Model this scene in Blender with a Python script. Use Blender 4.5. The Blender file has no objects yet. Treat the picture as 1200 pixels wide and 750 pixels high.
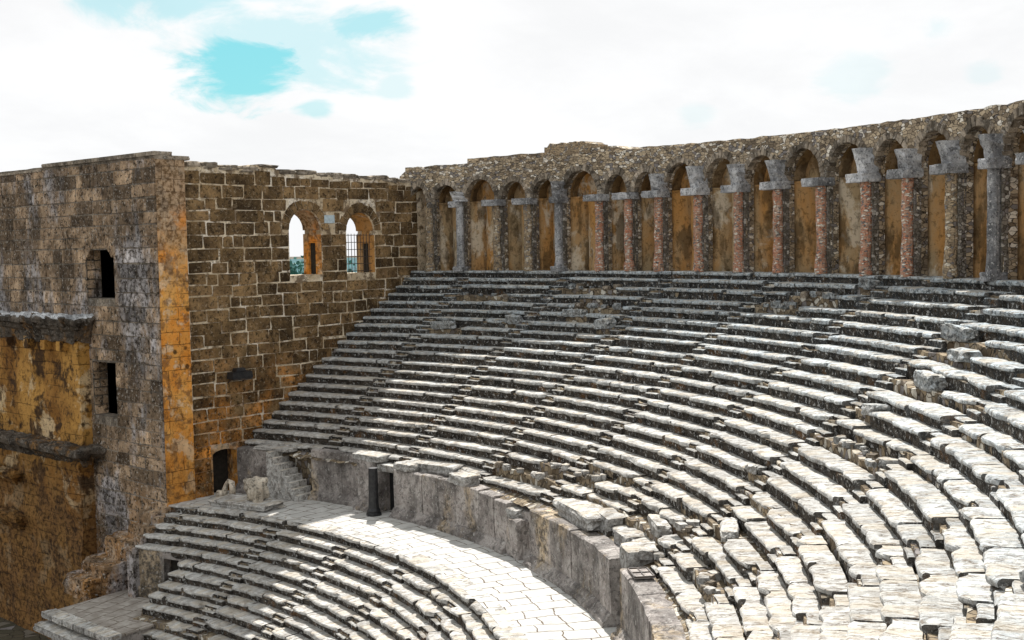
import bpy, math, random
from math import sin, cos, atan2, hypot, radians, degrees, pi, sqrt
from mathutils import Vector, noise
random.seed(11)
sc = bpy.context.scene
COL = sc.collection
rnd = random.random
def ru(a, b): return a + (b - a) * random.random()
def nz(x, y, z, s=1.0): return noise.noise(Vector((x * s, y * s, z * s)))
def clamp(x, a, b): return max(a, min(b, x))

# ------------------------------------------------------------------ nodes
def new_mat(name):
    m = bpy.data.materials.new(name); m.use_nodes = True
    nt = m.node_tree
    for n in list(nt.nodes): nt.nodes.remove(n)
    return m, nt
class G:
    """tiny node graph helper"""
    def __init__(s, nt): s.nt = nt
    def n(s, t, **kw):
        nd = s.nt.nodes.new(t)
        for k, v in kw.items(): setattr(nd, k, v)
        return nd
    def set(s, sock, v):
        if hasattr(v, 'is_linked') or isinstance(v, bpy.types.NodeSocket): s.nt.links.new(v, sock)
        elif v is not None:
            if isinstance(v, (tuple, list)) and sock.type == 'RGBA' and len(v) == 3: v = (*v, 1)
            sock.default_value = v
    def m(s, op, a, b=None, c=None, clampit=False):
        nd = s.n('ShaderNodeMath', operation=op, use_clamp=clampit)
        s.set(nd.inputs[0], a)
        if b is not None: s.set(nd.inputs[1], b)
        if c is not None: s.set(nd.inputs[2], c)
        return nd.outputs[0]
    def ramp(s, v, lo, hi):
        nd = s.n('ShaderNodeMapRange'); nd.interpolation_type = 'SMOOTHSTEP'
        s.set(nd.inputs['Value'], v); s.set(nd.inputs['From Min'], lo); s.set(nd.inputs['From Max'], hi)
        return nd.outputs[0]
    def mix(s, f, a, b, mode='MIX'):
        nd = s.n('ShaderNodeMix', data_type='RGBA', blend_type=mode)
        s.set(nd.inputs[0], f); s.set(nd.inputs[6], a); s.set(nd.inputs[7], b)
        return nd.outputs[2]
    def noise(s, vec, scale, detail=4, rough=.55, dist=0):
        nd = s.n('ShaderNodeTexNoise'); s.set(nd.inputs['Vector'], vec)
        nd.inputs['Scale'].default_value = scale; nd.inputs['Detail'].default_value = detail
        nd.inputs['Roughness'].default_value = rough; nd.inputs['Distortion'].default_value = dist
        return nd.outputs['Fac']
    def vor(s, vec, scale, feature='F1', rnd_=1.0):
        nd = s.n('ShaderNodeTexVoronoi', feature=feature); s.set(nd.inputs['Vector'], vec)
        nd.inputs['Scale'].default_value = scale; nd.inputs['Randomness'].default_value = rnd_
        return nd
    def vmul(s, vec, v):
        nd = s.n('ShaderNodeVectorMath', operation='MULTIPLY'); s.set(nd.inputs[0], vec); nd.inputs[1].default_value = v
        return nd.outputs[0]
    def attr(s, name):
        nd = s.n('ShaderNodeAttribute'); nd.attribute_name = name; return nd.outputs['Fac']
    def pos(s):
        g = s.n('ShaderNodeNewGeometry'); return g.outputs['Position'], g.outputs['True Normal']
    def sep(s, v):
        nd = s.n('ShaderNodeSeparateXYZ'); s.set(nd.inputs[0], v); return nd.outputs
    def comb(s, x, y, z):
        nd = s.n('ShaderNodeCombineXYZ'); s.set(nd.inputs[0], x); s.set(nd.inputs[1], y); s.set(nd.inputs[2], z); return nd.outputs[0]
    def polar(s, P, k=38.0):
        x, y, z = s.sep(P)
        th = s.m('MULTIPLY', s.m('ARCTAN2', y, s.m('MULTIPLY', x, -1.0)), k)
        r = s.m('SQRT', s.m('ADD', s.m('MULTIPLY', x, x), s.m('MULTIPLY', y, y)))
        return th, r, z
    def out(s, colr, height=None, strength=.6, dist=.03, rough=.9, spec=.15):
        b = s.n('ShaderNodeBsdfPrincipled'); o = s.n('ShaderNodeOutputMaterial')
        s.set(b.inputs['Base Color'], colr); s.set(b.inputs['Roughness'], rough)
        b.inputs['Specular IOR Level'].default_value = spec
        if height is not None:
            bp = s.n('ShaderNodeBump'); bp.inputs['Strength'].default_value = strength; bp.inputs['Distance'].default_value = dist
            s.set(bp.inputs['Height'], height); s.nt.links.new(bp.outputs[0], b.inputs['Normal'])
        s.nt.links.new(b.outputs[0], o.inputs[0])
        return b

def seat_mat(name):
    m, nt = new_mat(name); g = G(nt); P, N = g.pos(); tint = g.attr('tint'); part = g.attr('wear')
    nx, ny, nzz = g.sep(N)
    x, y, z = g.sep(P)
    th, r, _ = g.polar(P)
    mid = g.noise(P, 2.6, 6, .65); fine = g.noise(P, 9, 6, .75); vf = g.noise(P, 38, 3, .7); med = g.noise(P, 4.4, 6, .72)
    hi = g.ramp(z, -7.0, -0.5)
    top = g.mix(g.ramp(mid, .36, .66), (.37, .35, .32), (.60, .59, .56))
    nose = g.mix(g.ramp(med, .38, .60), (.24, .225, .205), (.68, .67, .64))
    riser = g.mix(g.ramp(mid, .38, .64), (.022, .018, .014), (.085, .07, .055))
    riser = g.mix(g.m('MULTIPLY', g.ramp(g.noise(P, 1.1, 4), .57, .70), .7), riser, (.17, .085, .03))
    c = g.mix(g.ramp(part, .1, .5), riser, g.mix(g.ramp(part, .6, .95), nose, top))  # near-black risers and pale lips: shade and light painted by face
    # black and pale lichen, denser on upper rows; blue there paints cool shade
    black = g.ramp(g.m('ADD', g.m('ADD', g.m('MULTIPLY', fine, .55), g.m('MULTIPLY', med, .45)), g.m('MULTIPLY', hi, .03)), .525, .575)
    c = g.mix(g.m('MULTIPLY', black, g.m('ADD', .72, g.m('MULTIPLY', part, -.5))), c, (.035, .033, .03))
    blu = g.m('MULTIPLY', g.m('MULTIPLY', hi, part), g.ramp(g.noise(P, 3.1, 6, .75), .44, .53)); c = g.mix(g.m('MULTIPLY', blu, .85), c, (.56, .62, .66))
    c = g.mix(g.m('MULTIPLY', g.m('MULTIPLY', black, hi), .75), c, (.03, .034, .038))
    c = g.mix(g.m('MULTIPLY', hi, .35), c, g.mix(1.0, c, (.80, .93, 1.0), 'MULTIPLY'))
    c = g.mix(g.m('MULTIPLY', g.ramp(g.noise(P, 6.3, 6, .75), .56, .62), .75), c, (.62, .62, .60))
    c = g.mix(g.m('MULTIPLY', g.ramp(g.noise(P, 18, 4, .7), .60, .66), .5), c, (.66, .66, .64))
    cv = g.comb(g.m('MULTIPLY', th, 3.2), g.m('MULTIPLY', r, .75), z)
    cr = g.noise(cv, 1.0, 5, .6)
    line = g.m('SUBTRACT', 1.0, g.ramp(g.m('ABSOLUTE', g.m('SUBTRACT', cr, .5)), .0, .022))
    up = g.ramp(nzz, .5, .9)
    c = g.mix(g.m('MULTIPLY', g.m('MULTIPLY', line, up), .8), c, (.15, .095, .05))
    st = g.noise(cv, .6, 3, .5)
    c = g.mix(g.m('MULTIPLY', g.m('MULTIPLY', g.ramp(st, .46, .62), up), .5), c, (.52, .44, .33))
    c = g.mix(1.0, c, g.comb(tint, tint, tint), 'MULTIPLY')
    h = g.m('ADD', g.m('ADD', mid, g.m('MULTIPLY', fine, .7)), g.m('SUBTRACT', g.m('MULTIPLY', vf, .25), g.m('MULTIPLY', line, .4)))
    g.out(c, h, .9, .06)
    return m

def rubble_mat(name, scale=3.2, a=(.42, .35, .24), b=(.16, .125, .085), mort=(.34, .29, .22), w=(.60, .56, .48), polar=True, stretch=1.7, grime=.5):
    m, nt = new_mat(name); g = G(nt); P, N = g.pos()
    if polar:
        th, r, z = g.polar(P, 46); v = g.comb(th, g.m('MULTIPLY', r, 1.0), g.m('MULTIPLY', z, stretch))
    else:
        x, y, z = g.sep(P); v = g.comb(x, y, g.m('MULTIPLY', z, stretch))
    dn = g.n('ShaderNodeTexNoise'); g.set(dn.inputs['Vector'], v); dn.inputs['Scale'].default_value = 2.2
    dv = g.n('ShaderNodeVectorMath', operation='MULTIPLY_ADD'); g.set(dv.inputs[0], dn.outputs['Color']); dv.inputs[1].default_value = (.22, .22, .22); g.set(dv.inputs[2], v)
    vv = dv.outputs[0]
    f1 = g.vor(vv, scale); ed = g.vor(vv, scale, 'DISTANCE_TO_EDGE')
    cr, cg, cb = g.sep(f1.outputs['Color'])
    c = g.mix(cr, a, b)
    c = g.mix(g.ramp(cg, .78, .86), c, w)
    c = g.mix(g.ramp(cb, .84, .9), c, (.22, .20, .19))
    fine = g.noise(P, 14, 5, .7); mid = g.noise(P, 1.6, 5, .6)
    c = g.mix(g.m('MULTIPLY', g.ramp(fine, .52, .66), .45), c, (.07, .058, .045))
    c = g.mix(g.m('MULTIPLY', g.ramp(mid, .5, .68), grime), c, (.085, .07, .055))
    e = g.ramp(ed.outputs['Distance'], .012, .06)
    c = g.mix(e, g.mix(g.ramp(g.noise(P, 5, 3), .45, .6), (.05, .04, .03), mort), c)
    h = g.m('ADD', g.m('MULTIPLY', e, 1.0), g.m('MULTIPLY', fine, .35))
    g.out(c, h, .9, .06)
    return m

def block_mat(name, c1, c2, speck, stain=None, stain_z=(-9, -2), speck_amt=.6, stain2=None, black=.75, k=1.0):
    """cut stone, tinted block by block through the 'tint' attribute, with crusts of dark and pale lichen"""
    m, nt = new_mat(name); g = G(nt); P, N = g.pos(); t = g.attr('tint')
    mid = g.noise(P, 1.5 * k, 6, .65); fine = g.noise(P, 8 * k, 6, .75); med = g.noise(P, 3.6 * k, 6, .72); vf = g.noise(P, 28 * k, 3, .7); big = g.noise(P, .28, 4, .6)
    c = g.mix(g.ramp(mid, .35, .65), c1, c2)
    x, y, z = g.sep(P)
    if stain:
        zz = g.m('ADD', z, g.m('MULTIPLY', g.m('SUBTRACT', big, .5), 9.0))
        sf = g.m('SUBTRACT', 1.0, g.ramp(zz, stain_z[0], stain_z[1]))
        c = g.mix(g.m('MULTIPLY', sf, g.ramp(g.noise(P, .9, 5, .65), .36, .6)), c, g.mix(g.ramp(med, .4, .6), stain, tuple(v * .35 for v in stain)))
    if stain2:
        c = g.mix(g.m('MULTIPLY', g.ramp(g.noise(g.vmul(P, (1, 1, .4)), .40, 6, .66), .50, .62), .85), c, g.mix(g.ramp(med, .42, .58), stain2, tuple(v * .3 for v in stain2)))
    lv = g.m('ADD', .55, g.m('MULTIPLY', g.ramp(g.noise(g.vmul(P, (1, 1, .7)), .55, 6, .7), .36, .64), .95)); t = g.m('MULTIPLY', t, lv)
    c = g.mix(1.0, c, g.comb(t, t, t), 'MULTIPLY')
    bl = g.ramp(g.m('ADD', g.m('MULTIPLY', fine, .5), g.m('MULTIPLY', med, .5)), .515, .565)
    c = g.mix(g.m('MULTIPLY', bl, black), c, tuple(v * .16 for v in c1))
    c = g.mix(g.m('MULTIPLY', g.ramp(g.noise(P, 6.1 * k, 6, .76), .565, .62), speck_amt), c, speck)
    c = g.mix(g.m('MULTIPLY', g.ramp(vf, .58, .66), .5), c, (.02, .017, .013))
    h = g.m('ADD', g.m('ADD', mid, g.m('MULTIPLY', fine, .9)), g.m('MULTIPLY', vf, .3))
    g.out(c, h, 1.0, .07)
    return m

def plaster_mat(name, a, b, dirt, dirt_amt=.5, pale=(.6, .5, .36), streak=.25, zfade=None, zlow=None, scale=1.0, pock=True, joints=0.0):
    m, nt = new_mat(name); g = G(nt); P, N = g.pos()
    v = g.vmul(P, (1, 1, streak))
    big = g.noise(v, .55 * scale, 6, .65, .3); mid = g.noise(v, 1.5 * scale, 7, .7, .2); med = g.noise(P, 4.2, 6, .72); fine = g.noise(P, 13, 5, .75)
    c = g.mix(g.ramp(big, .38, .62), a, b)
    c = g.mix(g.m('MULTIPLY', g.ramp(g.noise(g.vmul(P, (1.1, .9, streak * 1.4)), .8 * scale, 6, .65, .3), .53, .60), .8), c, pale)
    c = g.mix(g.m('MULTIPLY', g.ramp(mid, .50, .60), dirt_amt), c, dirt)
    x, y, z = g.sep(P); wob = g.m('ADD', z, g.m('MULTIPLY', g.m('SUBTRACT', big, .5), 12))
    for zf in (zfade, zlow):
        if zf: c = g.mix(g.m('MULTIPLY', g.ramp(wob, zf[0], zf[1]), zf[2]), c, g.mix(g.ramp(med, .42, .58), zf[3], tuple(q * .3 for q in zf[3])))
    c = g.mix(g.m('MULTIPLY', g.ramp(med, .53, .60), .5 * dirt_amt + .1), c, tuple(q * .5 for q in dirt))
    c = g.mix(g.m('MULTIPLY', g.ramp(fine, .58, .66), .4), c, tuple(q * .3 for q in dirt))
    h = g.m('ADD', g.m('ADD', mid, g.m('MULTIPLY', fine, .4)), g.m('MULTIPLY', big, .8))
    if joints:
        br = g.n('ShaderNodeTexBrick'); g.set(br.inputs['Vector'], g.comb(g.m('ADD', g.m('ADD', x, y), g.m('MULTIPLY', mid, .12)), g.m('ADD', z, g.m('MULTIPLY', mid, .14)), 0.0))
        br.inputs['Scale'].default_value = 1.0; br.inputs['Brick Width'].default_value = 1.1; br.inputs['Row Height'].default_value = .62; br.inputs['Mortar Size'].default_value = .022; br.inputs['Mortar Smooth'].default_value = .6
        br.inputs['Color1'].default_value = (.5, .5, .5, 1); br.inputs['Color2'].default_value = (1, 1, 1, 1)
        gate = g.ramp(g.noise(P, .5, 4, .6), .42, .56)
        jf = g.m('MULTIPLY', g.m('MULTIPLY', br.outputs['Fac'], gate), joints)
        bc = g.mix(g.m('MULTIPLY', gate, joints * .6), (1, 1, 1), br.outputs['Color'])
        c = g.mix(1.0, c, bc, 'MULTIPLY'); c = g.mix(jf, c, tuple(q * .35 for q in dirt)); h = g.m('SUBTRACT', h, g.m('MULTIPLY', jf, .8))
    h = g.m('SUBTRACT', h, g.m('MULTIPLY', g.ramp(g.noise(g.vmul(P, (1.1, .9, streak * 1.4)), .8 * scale, 6, .65, .3), .55, .57), .25))
    if pock:
        hole = g.vor(g.vmul(P, (1, 1, .9)), .9).outputs['Distance']
        hf = g.m('SUBTRACT', 1.0, g.ramp(hole, .06, .13))
        c = g.mix(g.m('MULTIPLY', hf, .85), c, (.04, .025, .012)); h = g.m('SUBTRACT', h, hf)
    g.out(c, h, .9, .07)
    return m

def plain_mat(name, c, rough=.6, c2=None, metal=0.0, sc_=6.0):
    m, nt = new_mat(name); g = G(nt); P, N = g.pos()
    f = g.noise(P, sc_, 5, .65)
    colr = g.mix(g.ramp(f, .38, .64), c, c2 or tuple(v * .6 for v in c))
    b = g.out(colr, f, .4, .01, rough, .4); b.inputs['Metallic'].default_value = metal
    return m

def paving_mat(name, k=30, base=(.55, .52, .46), base2=(.40, .375, .33), brown=(.10, .07, .045), scale=1.15, amt=1.1):
    m, nt = new_mat(name); g = G(nt); P, N = g.pos(); th, r, z = g.polar(P, k)
    v = g.comb(r, th, 0.0)
    dn = g.n('ShaderNodeTexNoise'); g.set(dn.inputs['Vector'], v); dn.inputs['Scale'].default_value = .8; dn.inputs['Detail'].default_value = 4
    dv = g.n('ShaderNodeVectorMath', operation='MULTIPLY_ADD'); g.set(dv.inputs[0], dn.outputs['Color']); dv.inputs[1].default_value = (.55, .55, 0); g.set(dv.inputs[2], v)
    br = g.n('ShaderNodeTexBrick'); g.set(br.inputs['Vector'], dv.outputs[0]); br.offset = .37; br.squash = .7; br.squash_frequency = 3
    br.inputs['Scale'].default_value = 1.0; br.inputs['Brick Width'].default_value = 1.15; br.inputs['Row Height'].default_value = .78; br.inputs['Mortar Size'].default_value = .03; br.inputs['Mortar Smooth'].default_value = .4
    br.inputs['Color1'].default_value = (0, 0, 0, 1); br.inputs['Color2'].default_value = (1, 1, 1, 1)
    mid = g.noise(P, 1.8, 5, .6); fine = g.noise(P, 12, 5, .7)
    c = g.mix(g.ramp(mid, .35, .65), base2, base)
    cr, cg, cb = g.sep(br.outputs['Color'])
    c = g.mix(g.m('MULTIPLY', cr, .5), c, base2)
    c = g.mix(g.m('MULTIPLY', g.ramp(fine, .56, .68), .3), c, (.16, .14, .12))
    e = g.m('MULTIPLY', br.outputs['Fac'], g.ramp(g.noise(P, 1.7, 4), .28, .42))
    c = g.mix(g.m('MULTIPLY', e, .85 * amt), c, brown)
    h = g.m('SUBTRACT', g.m('ADD', g.m('MULTIPLY', mid, .6), g.m('MULTIPLY', fine, .3)), g.m('MULTIPLY', e, .8))
    g.out(c, h, .6, .04)
    return m

M = {}
M['seat'] = seat_mat('weathered_limestone_seat')
M['core'] = rubble_mat('rubble_core', 3.6, (.34, .27, .18), (.12, .09, .06), (.16, .12, .08), stretch=1.0, grime=.5)
M['gallery'] = rubble_mat('gallery_rubble_masonry', 4.1, (.56, .45, .31), (.17, .13, .09), (.05, .04, .03), (.78, .72, .62), stretch=1.9, grime=.5)
M['pier'] = rubble_mat('rough_pier_stone', 7.0, (.26, .23, .19), (.12, .105, .085), (.05, .045, .04), (.50, .47, .42), stretch=1.3, grime=.6)
M['brickcol'] = rubble_mat('red_brick_core', 8.5, (.62, .25, .145), (.52, .36, .26), (.60, .50, .40), (.76, .70, .60), stretch=2.4, grime=.35)
M['tancol'] = rubble_mat('tan_rubble_core', 6.5, (.48, .37, .24), (.28, .21, .14), (.40, .33, .24), (.62, .55, .44), stretch=1.8, grime=.4)
M['marble'] = block_mat('grey_marble', (.40, .40, .405), (.23, .235, .245), (.78, .77, .75), speck_amt=.8, k=1.6)
M['vous'] = block_mat('voussoir_stone', (.38, .32, .25), (.20, .165, .125), (.6, .56, .5), speck_amt=.6)
M['ashlar'] = block_mat('brown_ashlar', (.118, .074, .036), (.215, .138, .064), (.44, .35, .24), stain=(.66, .26, .045), stain_z=(-10.5, -2.5), speck_amt=.6, black=.8)
M['mortar'] = plaster_mat('pale_lime_mortar', (.80, .69, .52), (.52, .41, .27), (.14, .09, .05), .85, (.88, .80, .68), streak=1, zlow=(-5.5, -10.5, .85, (.50, .23, .06)), pock=False)
M['darkash'] = block_mat('dark_lichen_ashlar', (.17, .115, .07), (.34, .245, .16), (.60, .56, .50), stain=(.32, .16, .05), stain_z=(-15, -9), speck_amt=.65, stain2=(.36, .35, .36), black=.9)
M['darkmort'] = block_mat('dark_wall_mortar', (.26, .22, .17), (.15, .125, .10), (.45, .43, .40), speck_amt=.6)
M['orange'] = plaster_mat('orange_stained_plaster', (.80, .30, .045), (.82, .42, .11), (.20, .10, .045), .72, (.84, .62, .40), streak=.75, scale=1.1, zfade=(-.5, 4.2, .85, (.44, .34, .24)), zlow=(-4.0, -14.0, .65, (.42, .22, .06)), joints=.55)
M['ochre'] = plaster_mat('ochre_stage_plaster', (.50, .27, .07), (.26, .12, .03), (.05, .028, .015), .95, (.68, .52, .31), streak=.75, scale=.5, zlow=(-8.0, -12.5, .8, (.20, .105, .04)), joints=.5)
M['niche'] = plaster_mat('gallery_plaster', (.50, .26, .085), (.42, .31, .18), (.09, .06, .03), .7, (.66, .57, .44), streak=.4, scale=.7, pock=False)
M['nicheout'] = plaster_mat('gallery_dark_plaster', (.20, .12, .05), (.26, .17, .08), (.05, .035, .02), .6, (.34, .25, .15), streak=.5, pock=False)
M['podium'] = block_mat('podium_slab', (.36, .33, .305), (.22, .195, .18), (.58, .56, .53), speck_amt=.55, stain2=(.40, .31, .20), black=.6)
M['paving'] = paving_mat('diazoma_paving', base=(.56, .55, .52), base2=(.42, .41, .385))
M['platform'] = paving_mat('terrace_paving', 26, (.40, .37, .33), (.25, .22, .19), scale=.8)
M['cornice'] = block_mat('black_crusted_cornice', (.06, .05, .04), (.12, .10, .08), (.42, .40, .36), speck_amt=.5, stain2=(.30, .15, .04))
M['whitecrust'] = block_mat('white_crusted_stone', (.66, .67, .68), (.40, .41, .42), (.1, .1, .1), speck_amt=.5)
M['palestone'] = block_mat('pale_marble_fragment', (.62, .55, .45), (.42, .36, .28), (.75, .72, .66), speck_amt=.6)
M['black'] = plain_mat('black_metal', (.012, .012, .014), .45, (.03, .03, .03))
M['iron'] = plain_mat('dark_iron_bar', (.03, .027, .025), .6, (.07, .045, .03))
M['ground'] = rubble_mat('earth_ground', 1.2, (.10, .08, .05), (.06, .055, .035), (.08, .06, .04), (.16, .14, .11), polar=False, stretch=1, grime=.4)
M['bark'] = plain_mat('bark', (.10, .075, .05), .9)
M['leaf'] = plain_mat('foliage', (.035, .13, .11), .7, (.06, .20, .16), sc_=1.5)
M['hill'] = plain_mat('hill_scrub', (.006, .055, .068), .95, (.012, .09, .10), sc_=.09)
M['plank'] = plain_mat('pale_blue_stone', (.50, .60, .64), .6, (.38, .46, .50))
M['void'] = plain_mat('soot_dark_stone', (.02, .017, .014), .95, (.035, .03, .022))  # near-black colour paints the darkness inside openings

# ------------------------------------------------------------------ object helpers
def tag(o, label=None, cat=None, group=None, kind=None):
    if label: o['label'] = label
    if cat: o['category'] = cat
    if group: o['group'] = group
    if kind: o['kind'] = kind
    return o
def thing(name, loc, label, cat, group=None):
    o = bpy.data.objects.new(name, None); COL.objects.link(o); o.location = loc; o.empty_display_size = .3
    return tag(o, label, cat, group)
def wloc(o):
    v = Vector((0, 0, 0))
    while o is not None: v = v + Vector(o.location); o = o.parent
    return v
class MB:
    def __init__(s): s.v = []; s.f = []; s.t = []; s.w = []
    def add(s, vs, fs, tint=1.0, wear_shade=None):
        b = len(s.v); s.v.extend(vs); s.w.extend(wear_shade if wear_shade else [None] * len(fs))
        for q in fs: s.f.append(tuple(i + b for i in q)); s.t.append(tint)
    def box(s, c, sx, sy, sz, ax=(1, 0), jit=0.0, tint=1.0, taper=1.0, tilt=(0, 0)):
        ux, uy = ax; vx, vy = -uy, ux; vs = []
        for k in (-1, 1):
            for a, b in ((-1, -1), (1, -1), (1, 1), (-1, 1)):
                f = taper if k > 0 else 1.0
                X = a * sx / 2 * f; Y = b * sy / 2 * f
                Z = k * sz / 2 + tilt[0] * X + tilt[1] * Y
                vs.append((c[0] + ux * X + vx * Y + ru(-jit, jit), c[1] + uy * X + vy * Y + ru(-jit, jit), c[2] + Z + ru(-jit, jit)))
        s.add(vs, [(3, 2, 1, 0), (4, 5, 6, 7), (0, 1, 5, 4), (1, 2, 6, 5), (2, 3, 7, 6), (3, 0, 4, 7)], tint)
    def build(s, name, mat, parent=None, smooth=False, recalc=True):
        me = bpy.data.meshes.new(name)
        off = wloc(parent) if parent else None
        vs = [(v[0] - off.x, v[1] - off.y, v[2] - off.z) for v in s.v] if off else s.v
        me.from_pydata(vs, [], s.f); me.update()
        a = me.attributes.new('tint', 'FLOAT', 'FACE'); a.data.foreach_set('value', s.t)
        wa = []
        for q, pl in zip(s.w, me.polygons): wa.append(q if q is not None else (1.0 if pl.normal.z > .6 else .35))  # upward faces pale, sides darker: shade put into the tone
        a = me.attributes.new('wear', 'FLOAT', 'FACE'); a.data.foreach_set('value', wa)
        if smooth: me.polygons.foreach_set('use_smooth', [True] * len(me.polygons))
        me.materials.append(mat); me.update()
        o = bpy.data.objects.new(name, me); COL.objects.link(o)
        if parent: o.parent = parent
        return o
def boulder(mb, c, sx, sy, sz, ax=(1, 0), seed=0.0, rough=.12, n=6, tint=1.0, tilt=(0, 0), cut=.75):
    """rough block: a subdivided box pushed about by noise, corners worn off"""
    ux, uy = ax; vx, vy = -uy, ux; idx = {}; vs = []; fs = []
    def vid(i, j, k):
        key = (i, j, k)
        if key in idx: return idx[key]
        p = Vector((2 * i / n - 1, 2 * j / n - 1, 2 * k / n - 1))
        L = max(abs(p.x), abs(p.y), abs(p.z)); sph = p.normalized() * 1.25 if p.length > 0 else p
        f = clamp((p.length - 1.15) / .55, 0, 1) * (1 - cut) * 1.6
        p = p.lerp(sph, clamp(f, 0, .8))
        q = noise.noise(Vector((p.x * 1.3 + seed, p.y * 1.3 - seed, p.z * 1.3 + seed * .7))) * rough * 1.6 + noise.noise(Vector((p.x * 4 + seed, p.y * 4, p.z * 4))) * rough * .6
        p = p * (1 + q)
        X, Y, Z = p.x * sx / 2, p.y * sy / 2, p.z * sz / 2
        Z += tilt[0] * X + tilt[1] * Y
        vs.append((c[0] + ux * X + vx * Y, c[1] + uy * X + vy * Y, c[2] + Z)); idx[key] = len(vs) - 1
        return idx[key]
    for a in range(n):
        for b in range(n):
            fs.append((vid(a, b, 0), vid(a, b + 1, 0), vid(a + 1, b + 1, 0), vid(a + 1, b, 0)))
            fs.append((vid(a, b, n), vid(a + 1, b, n), vid(a + 1, b + 1, n), vid(a, b + 1, n)))
            fs.append((vid(a, 0, b), vid(a + 1, 0, b), vid(a + 1, 0, b + 1), vid(a, 0, b + 1)))
            fs.append((vid(a, n, b), vid(a, n, b + 1), vid(a + 1, n, b + 1), vid(a + 1, n, b)))
            fs.append((vid(0, a, b), vid(0, a, b + 1), vid(0, a + 1, b + 1), vid(0, a + 1, b)))
            fs.append((vid(n, a, b), vid(n, a + 1, b), vid(n, a + 1, b + 1), vid(n, a, b + 1)))
    mb.add(vs, fs, tint)
def tube(mb, pts, radii, n=8, tint=1.0, jit=0.0):
    rings = []
    for k, p in enumerate(pts):
        p = Vector(p); d = (Vector(pts[min(k + 1, len(pts) - 1)]) - Vector(pts[max(k - 1, 0)])).normalized()
        a = Vector((1, 0, 0)) if abs(d.x) < .8 else Vector((0, 1, 0)); u = d.cross(a).normalized(); w = d.cross(u)
        ring = []
        for i in range(n):
            t = 2 * pi * i / n; q = radii[k] * (1 + (nz(p.x * 3 + cos(t), p.y * 3 + sin(t), p.z * 3) * jit if jit else 0))
            ring.append(tuple(p + u * cos(t) * q + w * sin(t) * q))
        rings.append(ring)
    vs = [v for r in rings for v in r]; fs = []
    for k in range(len(rings) - 1):
        for i in range(n):
            j = (i + 1) % n; fs.append((k * n + i, k * n + j, (k + 1) * n + j, (k + 1) * n + i))
    fs.append(tuple(range(n - 1, -1, -1))); fs.append(tuple((len(rings) - 1) * n + i for i in range(n)))
    mb.add(vs, fs, tint)
def strip_wall(mb, cols, n0, n1, fmap, tint=1.0, vdiv=1):
    """cols: list of (x, zlo, zhi); a wall between depths n0 (front) and n1 (back)"""
    for (xa, la, ha) in (cols[0], cols[-1]):
        mb.add([fmap(xa, n0, la), fmap(xa, n1, la), fmap(xa, n1, ha), fmap(xa, n0, ha)], [(0, 1, 2, 3)], tint)
    for (xa, la, ha), (xb, lb, hb) in zip(cols, cols[1:]):
        if abs(xb - xa) < 1e-6:        # a jamb
            z0, z1 = sorted((la, lb))
            if z1 - z0 > 1e-4: mb.add([fmap(xa, n0, z0), fmap(xa, n1, z0), fmap(xa, n1, z1), fmap(xa, n0, z1)], [(0, 1, 2, 3)], tint)
            if abs(ha - hb) > 1e-4: mb.add([fmap(xa, n0, ha), fmap(xa, n1, ha), fmap(xa, n1, hb), fmap(xa, n0, hb)], [(0, 1, 2, 3)], tint)
            continue
        A = [fmap(xa, n0, la), fmap(xb, n0, lb), fmap(xb, n0, hb), fmap(xa, n0, ha), fmap(xa, n1, la), fmap(xb, n1, lb), fmap(xb, n1, hb), fmap(xa, n1, ha)]
        mb.add(A, [(0, 1, 2, 3), (7, 6, 5, 4), (3, 2, 6, 7), (0, 4, 5, 1)], tint)

# ------------------------------------------------------------------ geometry of the theatre
RG, RP, ZP, NR = 44.5, 32.93, -8.38, 20          # gallery edge, lowest upper row, its height, rows
ZD = -10.94                                      # level of the walkway between the two seatings
RB = 32.1                                        # face of the podium wall
def rowRz(i):
    q = i / NR; e = 4 * q * (1 - q)
    if i == 0: return RG, 0.0
    return RG - (RG - RP) * q - .18 * e, ZP * q + .09 * e + (.04 if i < 3 else 0)
A_, Y0 = -.1752, -4.037
def wall_theta(R, off=0.0):
    y = Y0 + off
    for _ in range(20):
        x = -sqrt(max(R * R - y * y, 1)); y = Y0 + off + A_ * (x + 30)
    t = degrees(atan2(y, x)); return t + 360 if t < 0 else t
def pol(R, th, z, c=(0, 0)): t = radians(th); return (c[0] + R * cos(t), c[1] + R * sin(t), z)
TH_END = 96.0
STAIRS = [101.4, 110.7, 120.1, 129.5, 138.9, 148.3, 157.7, 167.1, 176.4]

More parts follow.
